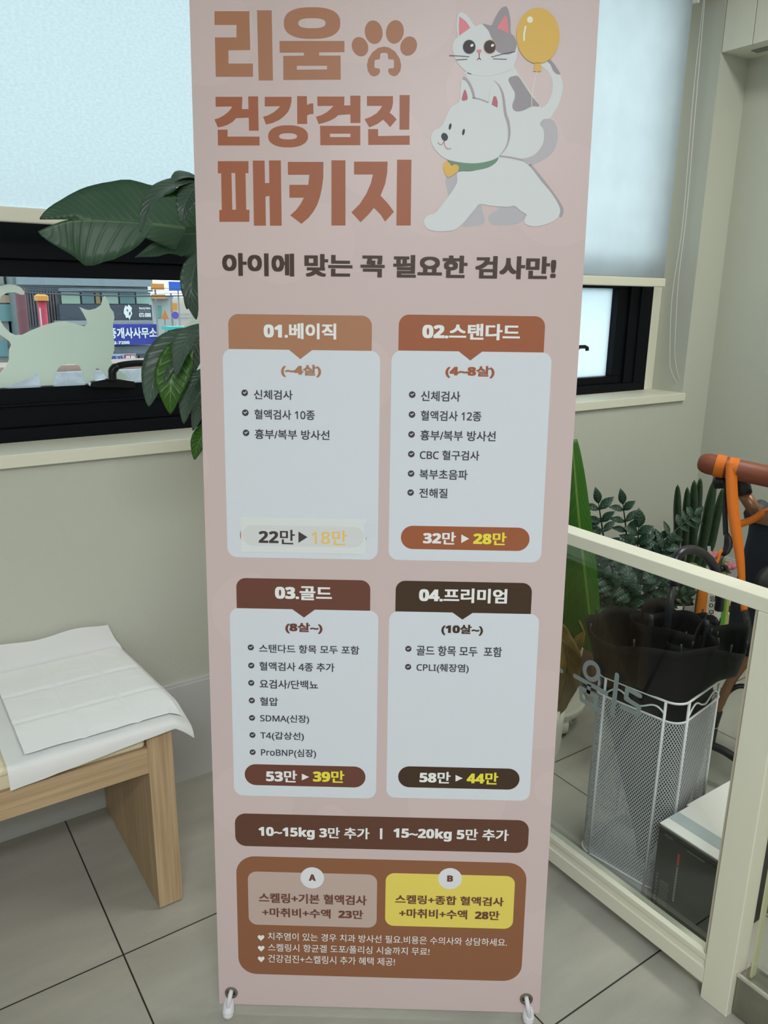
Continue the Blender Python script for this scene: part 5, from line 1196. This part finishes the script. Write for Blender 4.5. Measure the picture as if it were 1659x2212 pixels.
t, a = pole('road_sign_post', 'post of the wide blue road sign at the right edge of the pane', 1450, 180, 6, 18.0, om('pole_grey', (150, 152, 158)), 'sign')
mb = MB(); prect(mb, 1378, 105, 1640, 182, 17.9, .06); mb.build('blue_sign', om('road_blue', (40, 104, 226)), t)
cn = ony(*z4((1346, 412)), 15); co = thing('warning_sign', 'small orange triangular warning sign in the street', 'sign', (cn.x, 15, GZ))
mb = MB(); mb.add([(cn.x-.075, 15, cn.z), (cn.x+.075, 15, cn.z), (cn.x, 15, cn.z+.17), (cn.x-.075, 15.02, cn.z), (cn.x+.075, 15.02, cn.z), (cn.x, 15.02, cn.z+.17)], [(0,1,2), (5,4,3), (0,3,4,1), (1,4,5,2), (2,5,3,0)]); mb.build('sign_plate', om('sign_deep_orange', (236, 130, 50)), co)
MB().tube([(cn.x, 15.03, GZ), (cn.x, 15.03, cn.z+.05)], .012, 8).build('post', om('pole_grey', (150, 152, 158)), co)
# bus shelter
a, b_ = ony(*z4((1365, 500)), 14), ony(*z4((1640, 470)), 14)
sh = thing('bus_shelter', 'bus shelter with a teal roof at the right of the pane', 'shelter', ((a.x+b_.x)/2, 14, GZ))
MB().box(a.x, b_.x, 13.9, 14.3, a.z, b_.z).build('roof', om('teal', (70, 190, 184)), sh)
for x in (a.x+.04, b_.x-.05): MB().box(x-.03, x+.03, 14.0, 14.06, GZ, a.z).build('post', om('teal_post', (90, 180, 178)), sh)
MB().box(a.x+.12, b_.x-.1, 14.22, 14.26, GZ+.4, a.z).build('back_panel', om('panel_pale', (196, 212, 216)), sh)
# pale houses, slope and fence behind on the right
a, b_ = ony(*z4((1250, 450)), 27), ony(*z4((1400, 230)), 27)
h = thing('pale_house', 'pale green house partly hidden behind the road signs', 'house', ((a.x+b_.x)/2, 29, GZ))
MB().box(a.x, b_.x, 27, 31, GZ, b_.z).build('wall', om('house_pale', (206, 214, 210)), h)
mb = MB(); prect(mb, 1275, 300, 1322, 400, 26.95, .08); mb.build('window', om('house_green', (120, 186, 170)), h)
mb = MB(); prect(mb, 1245, 226, 1410, 246, 26.6, 4.6); mb.build('roof', om('roof_grey', (160, 166, 172)), h)
a, b_ = ony(*z4((1405, 450)), 30), ony(*z4((1700, 240)), 30)
struct(MB().grid(lambda u, v: (a.x-3+9*u, 29+9*v, GZ+(b_.z-GZ)*min(1, v*1.6+.02*math.sin(u*20))), 20, 10).build('ground', om('hillside', (176, 160, 148)), smooth=True))
fn = thing('picket_fence', 'white picket fence below the brown slope', 'fence', (ony(*z4((1500, 420)), 24).x, 24, GZ))
mb = MB(); prect(mb, 1430, 370, 1640, 376, 24, .04); prect(mb, 1430, 400, 1640, 406, 24, .04)
for k in range(20): prect(mb, 1432+k*10.5, 360, 1436+k*10.5, 425, 23.97, .03)
q = ony(*z4((1432, 425)), 24)
mb.box(q.x, q.x+.06, 24, 24.06, GZ, q.z); mb.build('pickets', om('fence_white', (226, 228, 230)), fn)
# left neighbour
nb = thing('corner_shop', 'low teal glazed shop at the far left of the pane', 'building', (1.9, 21.5, GZ))
MB().box(ony(*z4((-420, 500)), 21).x, ony(*z4((138, 500)), 20).x, 21, 25, GZ, 1.9).build('wall', om('wall_mix', (176, 178, 172)), nb)
for x0, y0, x1, y1, c in ((-60,150,118,205,(150,190,180)), (-60,290,100,430,(120,170,172)), (-60,590,72,715,(120,168,176)), (-60,215,118,280,(206,176,150))):
    mb = MB(); prect(mb, x0, y0, x1, y1, 20.9, .1); mb.build('window', om('nb%d' % y0, c, rough=.25), nb)
# planter wall and parked van near the road
pw = thing('planter_wall', 'long brown and grey stone planter wall by the road, below the cat', 'wall', (6, 11.5, GZ))
mb = MB(); prect(mb, -300, 880, 1800, 1400, 11, 1.0); mb.build('stone_base', mat('street_stone', tuple(v*.36 for v in lin((178, 180, 184))), rough=.9, linear=True, vary=.3, vscale=6), pw)
mb = MB(); prect(mb, -300, 818, 1800, 880, 11.15, .8); mb.build('brown_band', om('band_brown', (170, 142, 126)), pw)
for lb, x0, y0, x1, y1, c in (('yellow crate standing on the planter wall', 578, 782, 650, 820, (232, 226, 90)), ('dark bin standing on the planter wall', 528, 778, 576, 820, (70, 78, 96))):
    a, b_ = ony(*z4((x0, y1)), 11.6), ony(*z4((x1, y0)), 11.6); a.z = ony(*z4((x0, 818)), 11.15).z
    t = thing('crate' if c[0] > 100 else 'bin', lb, 'crate' if c[0] > 100 else 'bin', ((a.x+b_.x)/2, 11.6, a.z)); MB().box(a.x, b_.x, 11.4, 11.7, a.z, b_.z).build('body', om('crate%d' % c[0], c), t, bevel=.01)
# cables
for k, (y0, y1, lb) in enumerate(((150, 182, 'lowest thick black cable crossing the view above the shop'), (128, 160, 'second thin cable above the thick one'), (112, 136, 'third thin cable near the top of the pane'), (98, 112, 'uppermost thin cable along the top of the pane'))):
    a, b_ = ony(*z4((-700, y0-10)), 16), ony(*z4((2300, y1+14)), 16)
    pts = [a.lerp(b_, i/20)-Vector((0, 0, .12*math.sin(math.pi*i/20))) for i in range(21)]
    tag(MB().tube(pts, .018 if k == 0 else .008, 6).build('overhead_cable', om('cable', (90, 98, 110)), smooth=True), lb, 'cable', 'overhead cables')
